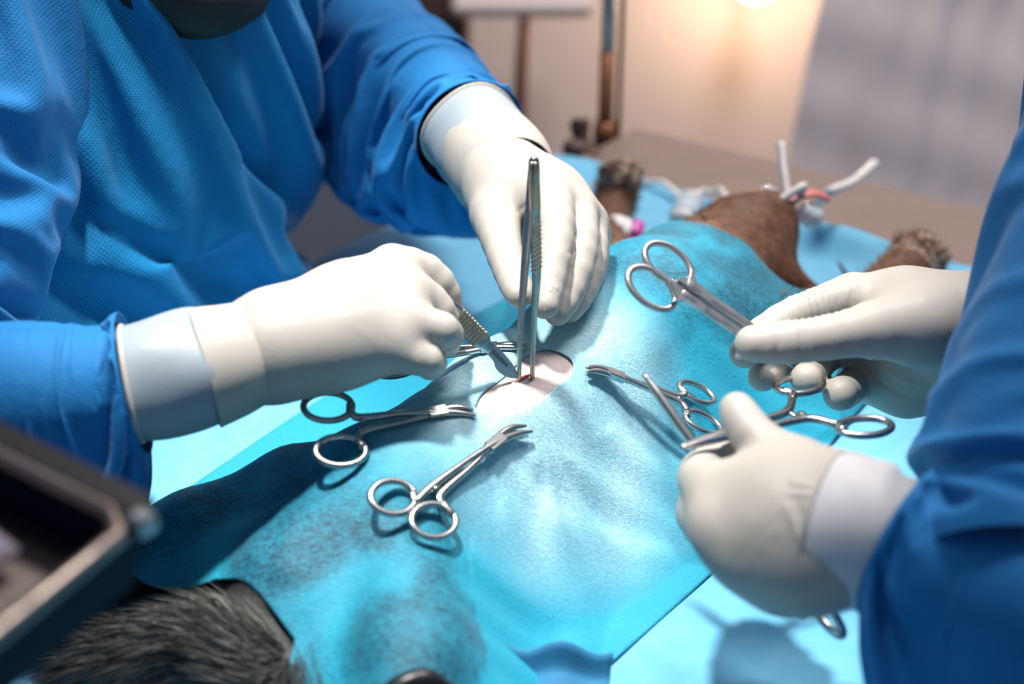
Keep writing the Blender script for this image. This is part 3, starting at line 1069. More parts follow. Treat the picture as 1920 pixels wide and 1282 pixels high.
# torso of the gown: stacked sections, folds pressed in along their lines
def torso(parent, secs, fold_fn=None, nt=150, ns=170, zlo=None, zhi=None):
    secs = np.array(secs)
    q = spline(secs, 2000)
    if zlo is not None:      # most rows where the gown is seen
        zz = np.concatenate([np.linspace(q[0, 2], zlo, 24, endpoint=False), np.linspace(zlo, zhi, ns - 34, endpoint=False), np.linspace(zhi, q[-1, 2], 10)])
    else:
        zz = np.linspace(q[0, 2], q[-1, 2], ns)
    q = np.stack([np.interp(zz, q[:, 2], q[:, k]) for k in range(6)], 1)
    th = np.linspace(0, 2 * math.pi, nt, endpoint=False)
    a = q[:, 5:6]
    ca, sa = np.cos(th)[None], np.sin(th)[None]
    ex = 0.8
    cx = np.sign(ca) * np.abs(ca) ** ex; sx = np.sign(sa) * np.abs(sa) ** ex
    ux = np.stack([np.cos(q[:, 5]), np.sin(q[:, 5]), 0 * a[:, 0]], 1); uy = np.stack([np.sin(q[:, 5]), -np.cos(q[:, 5]), 0 * a[:, 0]], 1)
    X = q[:, None, :3] + (q[:, 3:4] * cx)[..., None] * ux[:, None] + (q[:, 4:5] * sx)[..., None] * uy[:, None]
    Nn = cx[..., None] * ux[:, None] + sx[..., None] * uy[:, None]
    Nn /= np.linalg.norm(Nn, axis=-1, keepdims=True)
    if fold_fn is not None:
        X = X + Nn * fold_fn(X.reshape(-1, 3)).reshape(ns, nt)[..., None]
    i = np.arange(ns - 1)[:, None]; j = np.arange(nt)[None]; j2 = (j + 1) % nt
    F = np.stack([i * nt + j, (i + 1) * nt + j, (i + 1) * nt + j2, i * nt + j2], -1).reshape(-1, 4)
    arc = np.linspace(0, 1, nt)[None] * 1.05 * np.ones((ns, 1))
    uv = np.stack([arc, X[..., 2]], -1).reshape(-1, 2)
    return X.reshape(-1, 3), F, uv


def gauss_lines(lines):
    def f(V):
        u, v, d = PX(V)
        out = np.zeros(len(V))
        for pl, w, amp, kind in lines:
            pl = np.array(pl, float)
            best = np.full(len(V), 1e9); side = np.zeros(len(V)); along = np.zeros(len(V)); acc = 0
            for a, b in zip(pl[:-1], pl[1:]):
                e = b - a; L = np.hypot(*e)
                t = np.clip(((u - a[0]) * e[0] + (v - a[1]) * e[1]) / L ** 2, 0, 1)
                dx, dy = u - a[0] - t * e[0], v - a[1] - t * e[1]
                dist = np.hypot(dx, dy)
                m = dist < best
                best = np.where(m, dist, best); side = np.where(m, np.sign(dx * e[1] - dy * e[0]), side)
                along = np.where(m, acc + t * L, along); acc += L
            taper = np.clip(np.minimum(along, acc - along) / (0.25 * acc) + 0.15, 0, 1)
            if kind == 'v':      # rounded valley or ridge
                out += amp * 0.001 * np.exp(-(best / w) ** 2) * taper
            elif kind == 'k':    # sharp crease
                out += amp * 0.001 * np.exp(-best / w) * taper
            elif kind == 's':    # overlapping edge: step up on the left-hand side
                sdv = best * side
                out += amp * 0.001 * (1 / (1 + np.exp(np.clip(sdv / w, -30, 30)))) * np.exp(-np.maximum(-sdv, 0) / 70)
        return out
    return f


torso_folds = gauss_lines([
    ([(180, -40), (250, 20), (330, 92), (400, 190), (480, 330), (530, 430), (562, 520)], 4, -7, 's'),
    ([(150, -30), (185, 120), (235, 300), (262, 430)], 24, -7, 'v'),
    ([(95, -30), (140, 150), (185, 330), (215, 470)], 20, 5, 'v'),
    ([(70, 0), (105, 180), (150, 340), (150, 480)], 22, -7, 'v'),
])
aa = math.atan2(AX[1], AX[0])
# cloth hung round the chest and twisted, so that it falls in slanting folds
tC = np.array([(-.36, .12, -.28), (-.325, .145, -.02), (-.30, .163, .12), (-.268, .182, .22), (-.245, .197, .295), (-.238, .203, .335)])
tR = np.array([.187, .170, .162, .150, .120, .075])
Vt, Ft, uvt = cloth_tube(tC, tR, tR * .86, 1.12, 140, 104, 200, 31, gk=0.00001, noise_amp=.012, bend=.05, twist=-1.15, circ=1.2, pin0=2, pin1=3)
cc_ = np.stack([np.interp(Vt[:, 2], tC[:, 2], tC[:, k]) for k in range(3)], 1); cc_[:, 2] = Vt[:, 2]
rel_ = Vt - cc_
Vt = Vt + AX * ((rel_ @ AX) * 0.22)[:, None] + BX * ((rel_ @ BX) * -0.20)[:, None]
# the overlapping front panel and the sharp little creases
Vt = Vt + vnormals(Vt, Ft) * torso_folds(Vt)[:, None]
subsurf(mk('gown_body', Vt, Ft, M['gown'], sg, uv=uvt))
tube('gown_skirt', [(-.41, .09, -1.05), (-.385, .105, -.6), (-.36, .12, -.27)], [(.25, .18), (.235, .16), (.225, .145)], M['gown'], sg, up=AX, n=48, keep_up=True)

# head in a cap, black mask over the lower face
hc = P(290, -190, 0.97)
fx = np.array([0.80, -0.35, -0.45]); fx /= np.linalg.norm(fx)          # where the face looks
hu = np.array([0.30, -0.15, 0.9]); hu -= fx * (hu @ fx); hu /= np.linalg.norm(hu)
hs = np.cross(fx, hu)
hd = [[(hc + hu * .05 - fx * .02, .078), (hc + hu * .02, .074)], [(hc - hu * .03 + fx * .015, .058), (hc - hu * .05 + fx * .035, .040)],
      [(hc - hu * .03 - fx * .03, .052), (np.array([-.245, .20, .27]), .055)]]
hd2 = [[(hc + fx * .078 + hu * .01, .010), (hc + fx * .092 - hu * .02, .013)], [(hc + hs * .078, .012), (hc + hs * .08 - hu * .03, .010)], [(hc - hs * .078, .012), (hc - hs * .08 - hu * .03, .010)]]
V, F = sdf_body(hd, hd2, h=0.004, kp=0.03, kl=0.012, kk=0.004)
mk('head', V, F, M['skin'], sg)
V2 = V + vnormals(V, F) * 0.005
top = ((V2 - hc) @ hu > 0.045)
mk('cap', V2, F[top[F].all(1)], M['cap'], sg)
# the mask: a pleated cup hanging below the chin, edge traced as a rounded trough
mk_c = P(332, -76, 0.85)
mp = []
for k, (dz, ra, rb) in enumerate(((0.075, .060, .046), (0.045, .066, .056), (0.012, .066, .058), (-0.010, .058, .050), (-0.022, .038, .034), (-0.027, .010, .008))):
    c = mk_c + hu * dz * 0.2 + np.array([0, 0, dz])
    row = []
    for t in np.linspace(0, 2 * math.pi, 64, endpoint=False):
        wv = 1 + 0.02 * math.sin(5 * t + k)
        row.append(c + hs * ra * wv * math.cos(t) + fx * rb * wv * math.sin(t) * (1.0 if math.sin(t) > 0 else 0.5))
    mp.append(row)
mp = np.array(mp); nk = len(mp)
# resample for the pleats
mq = np.stack([spline(mp[:, j], 40) for j in range(64)], 1)
pl = 0.0010 * np.sign(np.sin(np.linspace(0, 5 * math.pi, 40)))[:, None]
ctr = mq.mean(1, keepdims=True); dirm = mq - ctr; dirm /= np.linalg.norm(dirm, axis=-1, keepdims=True) + 1e-9
mq = mq + dirm * pl[..., None]
i = np.arange(39)[:, None]; j = np.arange(64)[None]; j2 = (j + 1) % 64
Fm = np.stack([i * 64 + j, i * 64 + j2, (i + 1) * 64 + j2, (i + 1) * 64 + j], -1).reshape(-1, 4)
mo = mk('face_mask', mq.reshape(-1, 3), Fm, M['mask'], sg)
solid(mo, 0.001)

DS = 0.94
# right arm (left of the picture): upper sleeve, forearm sleeve, cuff, hand with the scalpel
Vs, Fs, uvs = cloth_tube([PS(-80, -160, .84), PS(-92, 80, .82), PS(-130, 330, .79), PS(-230, 620, .75)], np.array([.070, .070, .064, .058]) * DS, np.array([.045, .045, .042, .042]) * DS,
                         1.25, 60, 66, 240, 5, gk=0.00002, noise_amp=.010, bend=.10)
subsurf(mk('upper_sleeve', Vs, Fs, M['sleeve'], sg, uv=uvs))
Vs, Fs, uvs = cloth_tube([PS(-260, 770, .715), PS(-100, 755, .715), PS(60, 742, .718), PS(170, 735, .72), PS(252, 718, .722)], np.array([.060, .058, .052, .050, .044]) * DS, np.array([.042, .040, .038, .034, .031]) * DS,
                         1.5, 72, 90, 300, 8, end_r=0.037 * DS, gk=0.00003, noise_amp=.015, bend=.07, circ=1.1)
subsurf(solid(mk('forearm_sleeve', Vs, Fs, M['sleeve'], sg, uv=uvs), 0.0006))

glA = glove(sg,
    [pj((455, 668, .738, 25), (520, 645, .742, 26)),
     pj((520, 625, .748, 22), (640, 560, .762, 17), (735, 508, .775, 13)),
     pj((520, 640, .742, 22), (640, 598, .750, 19), (762, 553, .762, 13)),
     pj((520, 655, .738, 22), (640, 628, .744, 18), (757, 608, .750, 13)),
     pj((520, 668, .735, 20), (630, 660, .742, 16), (738, 652, .745, 12.5)),
     pj((560, 640, .760, 20), (700, 600, .775, 18))],
    [pj((735, 500, .775, 12.5), (790, 508, .783, 11), (826, 540, .788, 10.0), (838, 578, .797, 9), (852, 600, .803, 7.5)),
     pj((762, 545, .762, 12), (800, 562, .768, 10.6), (826, 588, .772, 9.2), (838, 612, .785, 8.5), (850, 622, .795, 7.5)),
     pj((757, 602, .750, 12), (800, 612, .750, 10.2), (834, 622, .753, 9.6), (834, 640, .772, 8.8), (830, 636, .790, 8)),
     pj((738, 655, .745, 11.5), (775, 668, .744, 9.6), (806, 678, .748, 8.6), (806, 684, .765, 8), (800, 672, .782, 7.5)),
     pj((560, 640, .768, 17), (690, 620, .795, 13), (780, 610, .805, 10.5), (838, 606, .808, 9))],
    crease=creases([([(575, 700), (578, 722)], 4, 0.5, 0), ([(595, 690), (602, 720)], 4, 0.5, 0), ([(545, 705), (548, 725)], 4, 0.4, 0)]))
tag(glA, 'white latex glove gripping the scalpel')
cA = cuff(sg, [(247, 718, .722, 30, 33), (310, 706, .725, 31.5, 33), (380, 690, .729, 31, 32), (430, 678, .733, 26, 27)], M['latex_cuff'], seed=3)
cA2 = cuff(sg, [(382, 690, .729, 31.8, 33), (425, 678, .732, 30, 31.5), (470, 662, .737, 27.2, 29), (490, 655, .739, 25.6, 27.2)], M['latex'], rim=False, name='cuff_band', seed=4, wr=0.0003)

DS = 0.988
# left arm (reaching behind): sleeve, cuff, hand with the forceps
Vs, Fs, uvs = cloth_tube([PS(520, 0, 1.16), PS(630, 38, 1.10), PS(745, 112, 1.03), PS(830, 195, .97), PS(884, 255, .925)], np.array([.080, .074, .064, .056, .044]) * DS, np.array([.045, .044, .040, .036, .030]) * DS,
                         1.58, 76, 92, 320, 11, end_r=0.038 * DS, gk=0.00002, noise_amp=.016, bend=.07, circ=1.12)
subsurf(solid(mk('forearm_sleeve', Vs, Fs, M['sleeve'], sg, uv=uvs), 0.0006))
glB = glove(sg,
    [pj((905, 285, .895, 26), (950, 342, .860, 25)),
     pj((955, 345, .855, 20), (1000, 362, .838, 15), (1033, 378, .820, 12.5)),
     pj((960, 345, .855, 20), (1030, 368, .845, 16), (1078, 398, .832, 12.5)),
     pj((965, 350, .858, 19), (1040, 380, .855, 16), (1100, 418, .848, 12)),
     pj((965, 360, .862, 18), (1040, 400, .865, 15), (1108, 442, .862, 11)),
     pj((945, 360, .855, 20), (930, 400, .835, 15)),
     pj((975, 375, .860, 18), (1040, 440, .862, 15))],
    [pj((930, 405, .832, 15), (938, 445, .812, 11.8), (952, 495, .790, 9.8), (967, 537, .770, 8.6), (974, 553, .762, 7.2)),
     pj((1033, 372, .820, 12.5), (1042, 415, .800, 11), (1040, 470, .785, 9.8), (1030, 530, .774, 8.8), (1022, 572, .766, 7.8)),
     pj((1078, 392, .832, 12.5), (1088, 440, .812, 10.8), (1085, 490, .800, 9.8), (1065, 550, .790, 8.8), (1045, 585, .784, 7.8)),
     pj((1100, 415, .848, 12), (1108, 455, .832, 10.4), (1106, 500, .820, 9.4), (1090, 548, .808, 8.4), (1068, 580, .800, 7.6)),
     pj((1108, 440, .862, 11), (1114, 470, .850, 9.4), (1110, 510, .838, 8.4), (1096, 545, .828, 7.6), (1078, 568, .820, 7))],
    crease=creases([([(968, 400), (985, 385), (1005, 380)], 4, -0.7, 0), ([(1010, 560), (1025, 550), (1042, 540)], 3, 0.9, 9), ([(1060, 475), (1090, 470)], 4, -0.4, 0)]))
tag(glB, 'white latex glove pinching the forceps')
cuff(sg, [(880, 243, .922, 32.5, 32), (900, 268, .910, 32.5, 32), (925, 298, .893, 30.5, 30), (945, 322, .878, 26, 25)], M['latex_cuff'], seed=6)
cuff(sg, [(918, 290, .897, 33, 32), (938, 314, .884, 33.5, 32.5), (952, 331, .873, 32.0, 31.0), (961, 341, .866, 28.8, 28)], M['latex'], rim=False, name='cuff_band', seed=7, wr=0.0003)

DS = 1.0
# ---------------- assistant on the right
asn = thing('person', 'assistant in blue gown at the right holding scissors and clamps', 'person', (0.58, -0.25, -1.1))
asec = [(.62, -.22, -1.05, .23, .16, aa), (.60, -.22, -.3, .21, .15, aa), (.58, -.22, .05, .20, .14, aa), (.54, -.21, .22, .20, .12, aa), (.52, -.205, .33, .17, .09, aa), (.51, -.20, .40, .07, .06, aa)]
V, F, uv = torso(asn, asec, None, 90, 90)
mk('gown_body', V, F, M['gown'], asn, uv=uv)
hc2 = np.array([.47, -.17, .52]); fx2 = np.array([-.8, .45, -.4]); fx2 /= np.linalg.norm(fx2)
hu2 = np.array([-.3, .2, .9]); hu2 -= fx2 * (hu2 @ fx2); hu2 /= np.linalg.norm(hu2); hs2 = np.cross(fx2, hu2)
hd = [[(hc2 + hu2 * .05 - fx2 * .02, .078), (hc2 + hu2 * .02, .074)], [(hc2 - hu2 * .03 + fx2 * .015, .058), (hc2 - hu2 * .05 + fx2 * .035, .040)], [(hc2 - hu2 * .03 - fx2 * .03, .05), (np.array([.51, -.20, .36]), .055)]]
hd2 = [[(hc2 + fx2 * .078 + hu2 * .01, .010), (hc2 + fx2 * .092 - hu2 * .02, .013)], [(hc2 + hs2 * .078, .012), (hc2 + hs2 * .08 - hu2 * .03, .010)], [(hc2 - hs2 * .078, .012), (hc2 - hs2 * .08 - hu2 * .03, .010)]]
V, F = sdf_body(hd, hd2, h=0.005, kp=0.03, kl=0.012, kk=0.004)
mk('head', V, F, M['skin'], asn)
Vn = vnormals(V, F); rl = V - hc2
V2 = V + Vn * 0.004
mk('face_mask', V2, F[((rl @ hu2 < -0.01) & (rl @ hu2 > -0.085) & (rl @ fx2 > 0.0))[F].all(1)], M['mask'], asn)
mk('cap', V2, F[(rl @ hu2 > 0.045)[F].all(1)], M['cap'], asn)

# left upper arm falling along the right edge, forearm to the near hand
Vs, Fs, uvs = cloth_tube([P(2230, -60, .72), P(2160, 160, .68), P(2070, 480, .635), P(1968, 800, .60), P(1950, 1090, .565)], [.066, .062, .058, .057, .050], [.048, .046, .044, .042, .042],
                         1.15, 60, 60, 200, 21, gk=0.00002, noise_amp=.010, bend=.14)
subsurf(mk('upper_sleeve', Vs, Fs, M['sleeve'], asn, uv=uvs))
Vs, Fs, uvs = cloth_tube([P(2120, 1190, .535), P(1990, 1160, .55), P(1870, 1110, .57), P(1770, 1060, .582), P(1688, 1015, .592)], [.062, .062, .058, .052, .042], [.042, .042, .038, .034, .028],
                         1.25, 64, 66, 260, 23, end_r=0.035, gk=0.00005, noise_amp=.011, bend=.10)
subsurf(solid(mk('forearm_sleeve', Vs, Fs, M['sleeve'], asn, uv=uvs), 0.0006))
# right forearm sleeve, hidden mostly behind the upper arm
Vs, Fs, uvs = cloth_tube([P(2160, 700, .74), P(2060, 670, .742), P(1960, 645, .745), P(1865, 628, .747)], [.056, .052, .048, .042], [.040, .038, .034, .030], 1.15, 48, 44, 140, 29, end_r=0.036)
subsurf(solid(mk('forearm_sleeve', Vs, Fs, M['sleeve'], asn, uv=uvs), 0.0006))

glC = glove(asn,
    [pj((1900, 632, .748, 27), (1810, 622, .745, 26)),
     pj((1810, 600, .742, 23), (1700, 575, .745, 18), (1600, 562, .748, 13)),
     pj((1810, 610, .748, 23), (1710, 595, .755, 18), (1620, 585, .762, 13)),
     pj((1810, 630, .752, 22), (1720, 635, .765, 17), (1640, 625, .775, 13)),
     pj((1805, 655, .755, 21), (1730, 680, .768, 17), (1665, 675, .780, 13)),
     pj((1800, 690, .765, 17), (1700, 725, .775, 14), (1610, 712, .792, 12)),
     pj((1800, 610, .735, 20), (1720, 612, .722, 17), (1640, 618, .712, 14))],
    [pj((1680, 612, .716, 15.5), (1610, 622, .708, 12.5), (1530, 636, .702, 10.8), (1470, 642, .700, 10.6), (1412, 644, .700, 9.2)),
     pj((1600, 556, .748, 12.5), (1540, 575, .748, 11), (1480, 596, .748, 10), (1425, 630, .740, 9), (1396, 662, .728, 8)),
     pj((1620, 585, .762, 12), (1560, 615, .768, 10.5), (1490, 650, .768, 9.6), (1450, 685, .755, 9), (1430, 706, .740, 8.0)),
     pj((1640, 620, .775, 12), (1590, 645, .782, 10), (1545, 670, .782, 9.2), (1522, 698, .762, 9.2), (1512, 710, .745, 8.8)),
     pj((1665, 670, .780, 11), (1630, 695, .785, 9.6), (1605, 715, .782, 9), (1587, 732, .765, 9.4), (1575, 738, .748, 9.2))],
    crease=creases([([(1480, 570), (1540, 556), (1600, 560)], 18, 0.5, 12), ([(1475, 600), (1545, 585), (1590, 590)], 14, 0.4, 13),
                    ([(1500, 615), (1503, 660)], 3, -0.7, 0), ([(1512, 615), (1516, 660)], 3, -0.6, 0),
                    ([(1600, 680), (1680, 735), (1760, 755)], 5, -0.9, 0), ([(1620, 672), (1700, 715), (1770, 735)], 5, 0.9, 0), ([(1650, 672), (1720, 700), (1790, 705)], 5, -0.8, 0),
                    ([(1590, 540), (1580, 575)], 4, 0.5, 0), ([(1455, 615), (1462, 640), (1452, 668)], 4, -0.5, 0)]))
tag(glC, 'creamy latex glove curled round the scissors')

glD = glove(asn,
    [pj((1700, 1010, .594, 25), (1590, 990, .600, 26)),
     pj((1580, 960, .602, 22), (1460, 930, .615, 19), (1345, 925, .628, 14)),
     pj((1580, 985, .598, 22), (1470, 985, .605, 20), (1358, 990, .612, 15)),
     pj((1580, 1005, .596, 22), (1490, 1030, .600, 19), (1400, 1048, .606, 14)),
     pj((1580, 1020, .596, 20), (1510, 1060, .600, 17), (1462, 1088, .606, 12.5)),
     pj((1570, 950, .612, 20), (1490, 890, .625, 16)),
     pj((1560, 1040, .615, 18), (1480, 1050, .63, 18))],
    [pj((1540, 930, .612, 15), (1475, 872, .622, 12.5), (1420, 825, .630, 10.2), (1394, 790, .636, 9.2), (1382, 768, .640, 8.2)),
     pj((1345, 925, .628, 13.5), (1318, 905, .648, 11.5), (1318, 880, .672, 10), (1352, 862, .682, 9), (1385, 862, .678, 8)),
     pj((1358, 990, .612, 14), (1318, 968, .640, 12), (1320, 935, .668, 10.4), (1360, 905, .680, 9), (1400, 895, .675, 8)),
     pj((1400, 1048, .606, 13.5), (1360, 1030, .632, 11.5), (1355, 990, .660, 10), (1395, 950, .672, 9), (1430, 930, .668, 8)),
     pj((1462, 1088, .606, 12), (1425, 1075, .630, 10.5), (1415, 1035, .652, 9), (1450, 995, .662, 8), (1475, 970, .658, 7.5))],
    crease=creases([([(1480, 905), (1530, 912)], 5, 0.9, 0), ([(1475, 925), (1535, 928)], 5, 0.8, 0), ([(1470, 940), (1500, 1010), (1560, 1070)], 7, 0.9, 0), ([(1490, 930), (1520, 1010), (1580, 1070)], 6, -0.8, 0)]))
tag(glD, 'pale latex glove closed round the clamps in the foreground')
cuff(asn, [(1700, 1016, .588, 24, 23), (1655, 1008, .591, 29.5, 29), (1605, 996, .595, 31, 31), (1552, 982, .601, 31.0, 31)], M['latex_white'], seed=9, name='cuff', rim=True, rim_first=False)

# ================================================================== instruments
def basis(tip, ra, rb):
    """frame of a ringed instrument from its tip and its two ring centres"""
    tip, ra, rb = (np.asarray(p, float) for p in (tip, ra, rb))
    mid = (ra + rb) / 2
    X = tip - mid; L = np.linalg.norm(X); X /= L
    Y = ra - rb; Y -= X * (Y @ X); S = np.linalg.norm(Y); Y /= S
    Z = np.cross(X, Y)
    off = (ra - rb) @ X
    return mid, X, Y, Z, L, S, off


def ringed(name, label, group, tip, ra, rb, joint=0.66, ring=(0.0125, 0.0095), wire=0.0017, curve=-0.10, spread=0.03, mat=None, jaw_w=0.0021, ratchet=0.20, cat_='clamp', ring_tilt=(0.25, -0.25), closed=False, ring_rot=0.0):
    """haemostat / towel clamp: two halves, each shank with its finger ring, jaw and ratchet arm"""
    mat = mat or M['steel']
    mid, X, Y, Z, L, S, off = basis(tip, ra, rb)
    root = thing(name, label, cat_, mid, group)
    def pt(x, y, z=0.0):
        return mid + X * x * L + Y * y + Z * z
    h = S / 2
    for k, sg_ in enumerate((1, -1)):
        o = off / 2 * sg_ / L
        zc = 0.0007 * sg_
        rc = pt(o, sg_ * h)
        rl, rw = ring
        # ring shape leaning in towards the shank
        al = ring_tilt[k] if isinstance(ring_tilt, tuple) else ring_tilt
        ux = X * math.cos(al) - Y * math.sin(al); uy = X * math.sin(al) + Y * math.cos(al)
        th = np.linspace(0, 2 * math.pi, 36, endpoint=False)
        rp = rc + np.outer(np.cos(th) * rl, ux) + np.outer(np.sin(th) * rw, uy)
        # shank: leaves the ring's inner front, sweeps to the ratchet, on to the box joint, crosses, becomes the jaw
        st = rc + ux * rl * 0.80 - uy * sg_ * rw * 0.62
        sx, sy = (st - mid) @ X / L, (st - mid) @ Y
        a = sg_
        pts = [np.r_[pt(sx, sy, zc), wire * 1.0, wire * 1.0],
               np.r_[pt(max(sx + 0.05, ratchet), a * h * 0.26, zc), wire * 1.25, wire * 1.0],
               np.r_[pt(ratchet + (joint - ratchet) * 0.5, a * h * 0.17, zc), wire * 0.95, wire * 0.95],
               np.r_[pt(joint - 0.10, a * h * 0.055, zc), wire * 1.1, wire * 1.0],
               np.r_[pt(joint, -a * 0.0004, zc * 0.6), wire * 1.55, wire * 1.05],
               np.r_[pt(joint + (1 - joint) * 0.35, -a * (0.0006 + spread * 0.25 * L * (0 if closed else 1)) + curve * 0.02 * L, zc * 0.4), jaw_w, jaw_w * 0.8],
               np.r_[pt(joint + (1 - joint) * 0.70, -a * (0.0005 + spread * 0.40 * L * (0 if closed else 1)) + curve * 0.35 * L, 0), jaw_w * 0.8, jaw_w * 0.7],
               np.r_[pt(1.0, -a * (0.0004 + spread * 0.38 * L * (0 if closed else 1)) + curve * L, 0), jaw_w * 0.35, jaw_w * 0.35]]
        q = spline(pts, 60)
        sh_ = tube('shank', q[:, :3], q[:, 3:], mat, root, up=Y, n=12, power=2.6, keep_up=True)
        tube('finger_ring', rp, np.stack([np.full(36, wire * 0.95), np.full(36, wire * 1.05)], 1), mat, sh_, up=Z, n=10, closed=True)
        tube('ring_neck', spline([rc + ux * rl * 0.93, st, pts[0][:3] + (pts[1][:3] - pts[0][:3]) * 0.35], 8), [wire * 1.2] * 6 + [wire * 1.1, wire], mat, sh_, up=Y, n=10)
        rt = pt(max(sx + 0.05, ratchet), a * h * 0.26, zc)
        tube('ratchet', spline([rt, pt(max(sx + 0.05, ratchet) - 0.005, a * h * 0.02, zc + 0.0008 * a)], 5), np.stack([np.full(5, wire * 0.9), np.full(5, wire * 0.55)], 1), mat, sh_, up=X, n=8, power=4)
    jc = pt(joint, 0)
    V, F = box_geo(jc, X * 0.075 * L, Y * wire * 1.9, Z * wire * 1.25, wire * 0.4)
    mk('box_joint', V, F, mat, root, smooth=False)
    return root


def rest(tip_px, a_px, b_px, tip_off=.0025):
    """lay a rigid clamp on the cloth: of all planes through its tip, the one that lies closest without cutting in"""
    tip = D(*tip_px, tip_off)
    ry = [FWD + (u - 960.0) / FPX * RGT - (v - 641.0) / FPX * UPV for (u, v) in (a_px, b_px)]
    best = None
    for nx in np.linspace(-.5, .5, 21):
        for ny in np.linspace(-.7, .3, 21):
            n = np.array([nx, ny, 1.0])
            A, B = (CAM + ((tip - CAM) @ n) / (r @ n) * r for r in ry)
            ff = np.linspace(0, .95, 14)[:, None]
            q_ = np.vstack([R + (tip - R) * ff for R in (A, B, (A + B) / 2, A + (A - tip) * .12, B + (B - tip) * .12)])
            st = (q_ - I0) @ AX, (q_ - I0) @ LX
            zs = np.where((st[0] > -.26) & (st[0] < .21) & (st[1] > -.112) & (st[1] < .172), drape_z(q_[:, 0], q_[:, 1]), .003)
            cl = q_[:, 2] - zs
            sep = np.linalg.norm(A - B)
            cost = np.clip(cl, 0, None).mean() + 12 * np.clip(.0014 - cl, 0, None).max() + 0.5 * abs(sep - 0.027)
            if best is None or cost < best[0]:
                best = (cost, A, B, cl.min(), cl.max(), sep)
    print('CLAMP', [round(float(x) * 1000, 1) for x in (best[0], best[3], best[4], best[5], np.linalg.norm((best[1] + best[2]) / 2 - tip))])
    return tip, best[1], best[2]


CL = 'clamps holding the drape'
ringed('towel_clamp', 'steel clamp below the scalpel hand, rings pointing left', CL, *rest((884, 770), (615, 762), (639, 845)), 0.74, (.0125, .0088), .0017, curve=-0.055, spread=0.05, ring_tilt=(0.05, 0.05))
ringed('towel_clamp', 'steel clamp nearest the camera, in front of the incision', CL, *rest((978, 797), (737, 932), (813, 976)), 0.74, (.0118, .0092), .0017, curve=-0.06, spread=0.05, ring_tilt=(0.35, 0.35))
ringed('towel_clamp', 'steel clamp right of the incision, rings pointing to the assistant', CL, *rest((1098, 690), (1318, 792), (1306, 736)), 0.74, (.0115, .0085), .0017, curve=0.08, spread=0.05, ring_tilt=(-0.1, -0.1))
ringed('towel_clamp', 'steel clamp half hidden behind the scalpel and forceps', CL, *rest((984, 652), (775, 645), (745, 690)), 0.70, (.0115, .0085), .0017, curve=-0.05, spread=0.05)

# ---------------- scalpel
sc_tip = skin(975, 712, .0006)
sc_end = P(832, 568, .724)
sX = sc_end - sc_tip; sL = np.linalg.norm(sX); sX /= sL
vw = (CAM - sc_tip) / np.linalg.norm(CAM - sc_tip)
sZ = vw - sX * (vw @ sX); sZ /= np.linalg.norm(sZ); sY = np.cross(sZ, sX)
sX = sX * 0.70; sL = sL / 0.70
scal = thing('scalpel', 'steel scalpel with ribbed gilt grip in the left glove', 'scalpel', sc_tip)


def plate(pts2, th, mat, parent, name, z0=0.0, org=None, X=None, Y=None, Z=None):
    """flat outline (x, y in m) extruded by th with a slim bevel"""
    p = np.array(pts2, float); n = len(p)
    c = p.mean(0)
    inner = c + (p - c) * 0.97
    layers = [(inner, z0 - th), (p, z0 - th * 0.6), (p, z0 + th * 0.6), (inner, z0 + th)]
    Vv = np.vstack([org + np.outer(l[:, 0], X) + np.outer(l[:, 1], Y) + Z * z for l, z in layers])
    Ff = [list(range(n))[::-1], list(range(3 * n, 4 * n))]
    for k in range(3):
        Ff += [[k * n + a, k * n + (a + 1) % n, (k + 1) * n + (a + 1) % n, (k + 1) * n + a] for a in range(n)]
    return mk(name, Vv, Ff, mat, parent, smooth=False)


# blade: belly towards -Y/+Y, bayonet slot as a separate raised tang
# blade
blade = spline([(0, 0), (.008, .0038), (.016, .0052), (.022, .0050), (.027, .0034), (.034, .0030), (.042, .0034)], 28).tolist() + [(.0425, -.0016)] + spline([(.040, -.0034), (.026, -.0036), (.012, -.0026), (.004, -.0010)], 10).tolist()
plate(blade, 0.00022, M['steel_blade'], scal, 'blade', 0, sc_tip, sX, sY, sZ)
plate([(.016, -.0009), (.0165, .0007), (.034, .0012), (.042, .0016), (.042, -.0022), (.034, -.0016)], 0.0008, M['steel_dark'], scal, 'tang', 0.0003, sc_tip, sX, sY, sZ)
hnd = tube('handle', spline([sc_tip + sX * .036, sc_tip + sX * .042, sc_tip + sX * .049, sc_tip + sX * .078, sc_tip + sX * sL], 40), spline([(.0026, .0012), (.0034, .0015), (.0050, .0018), (.0052, .0018), (.0040, .0016)], 40), M['steel'], scal, up=sY, n=16, power=4, keep_up=True)
for k in range(9):
    c = sc_tip + sX * (.0505 + k * .0032)
    V, F = box_geo(c, sX / np.linalg.norm(sX) * .00055, sY * .0053, sZ * .0024, 0.0002)
    mk('grip_rib', V, F, M['steel_gold'], hnd, smooth=False)

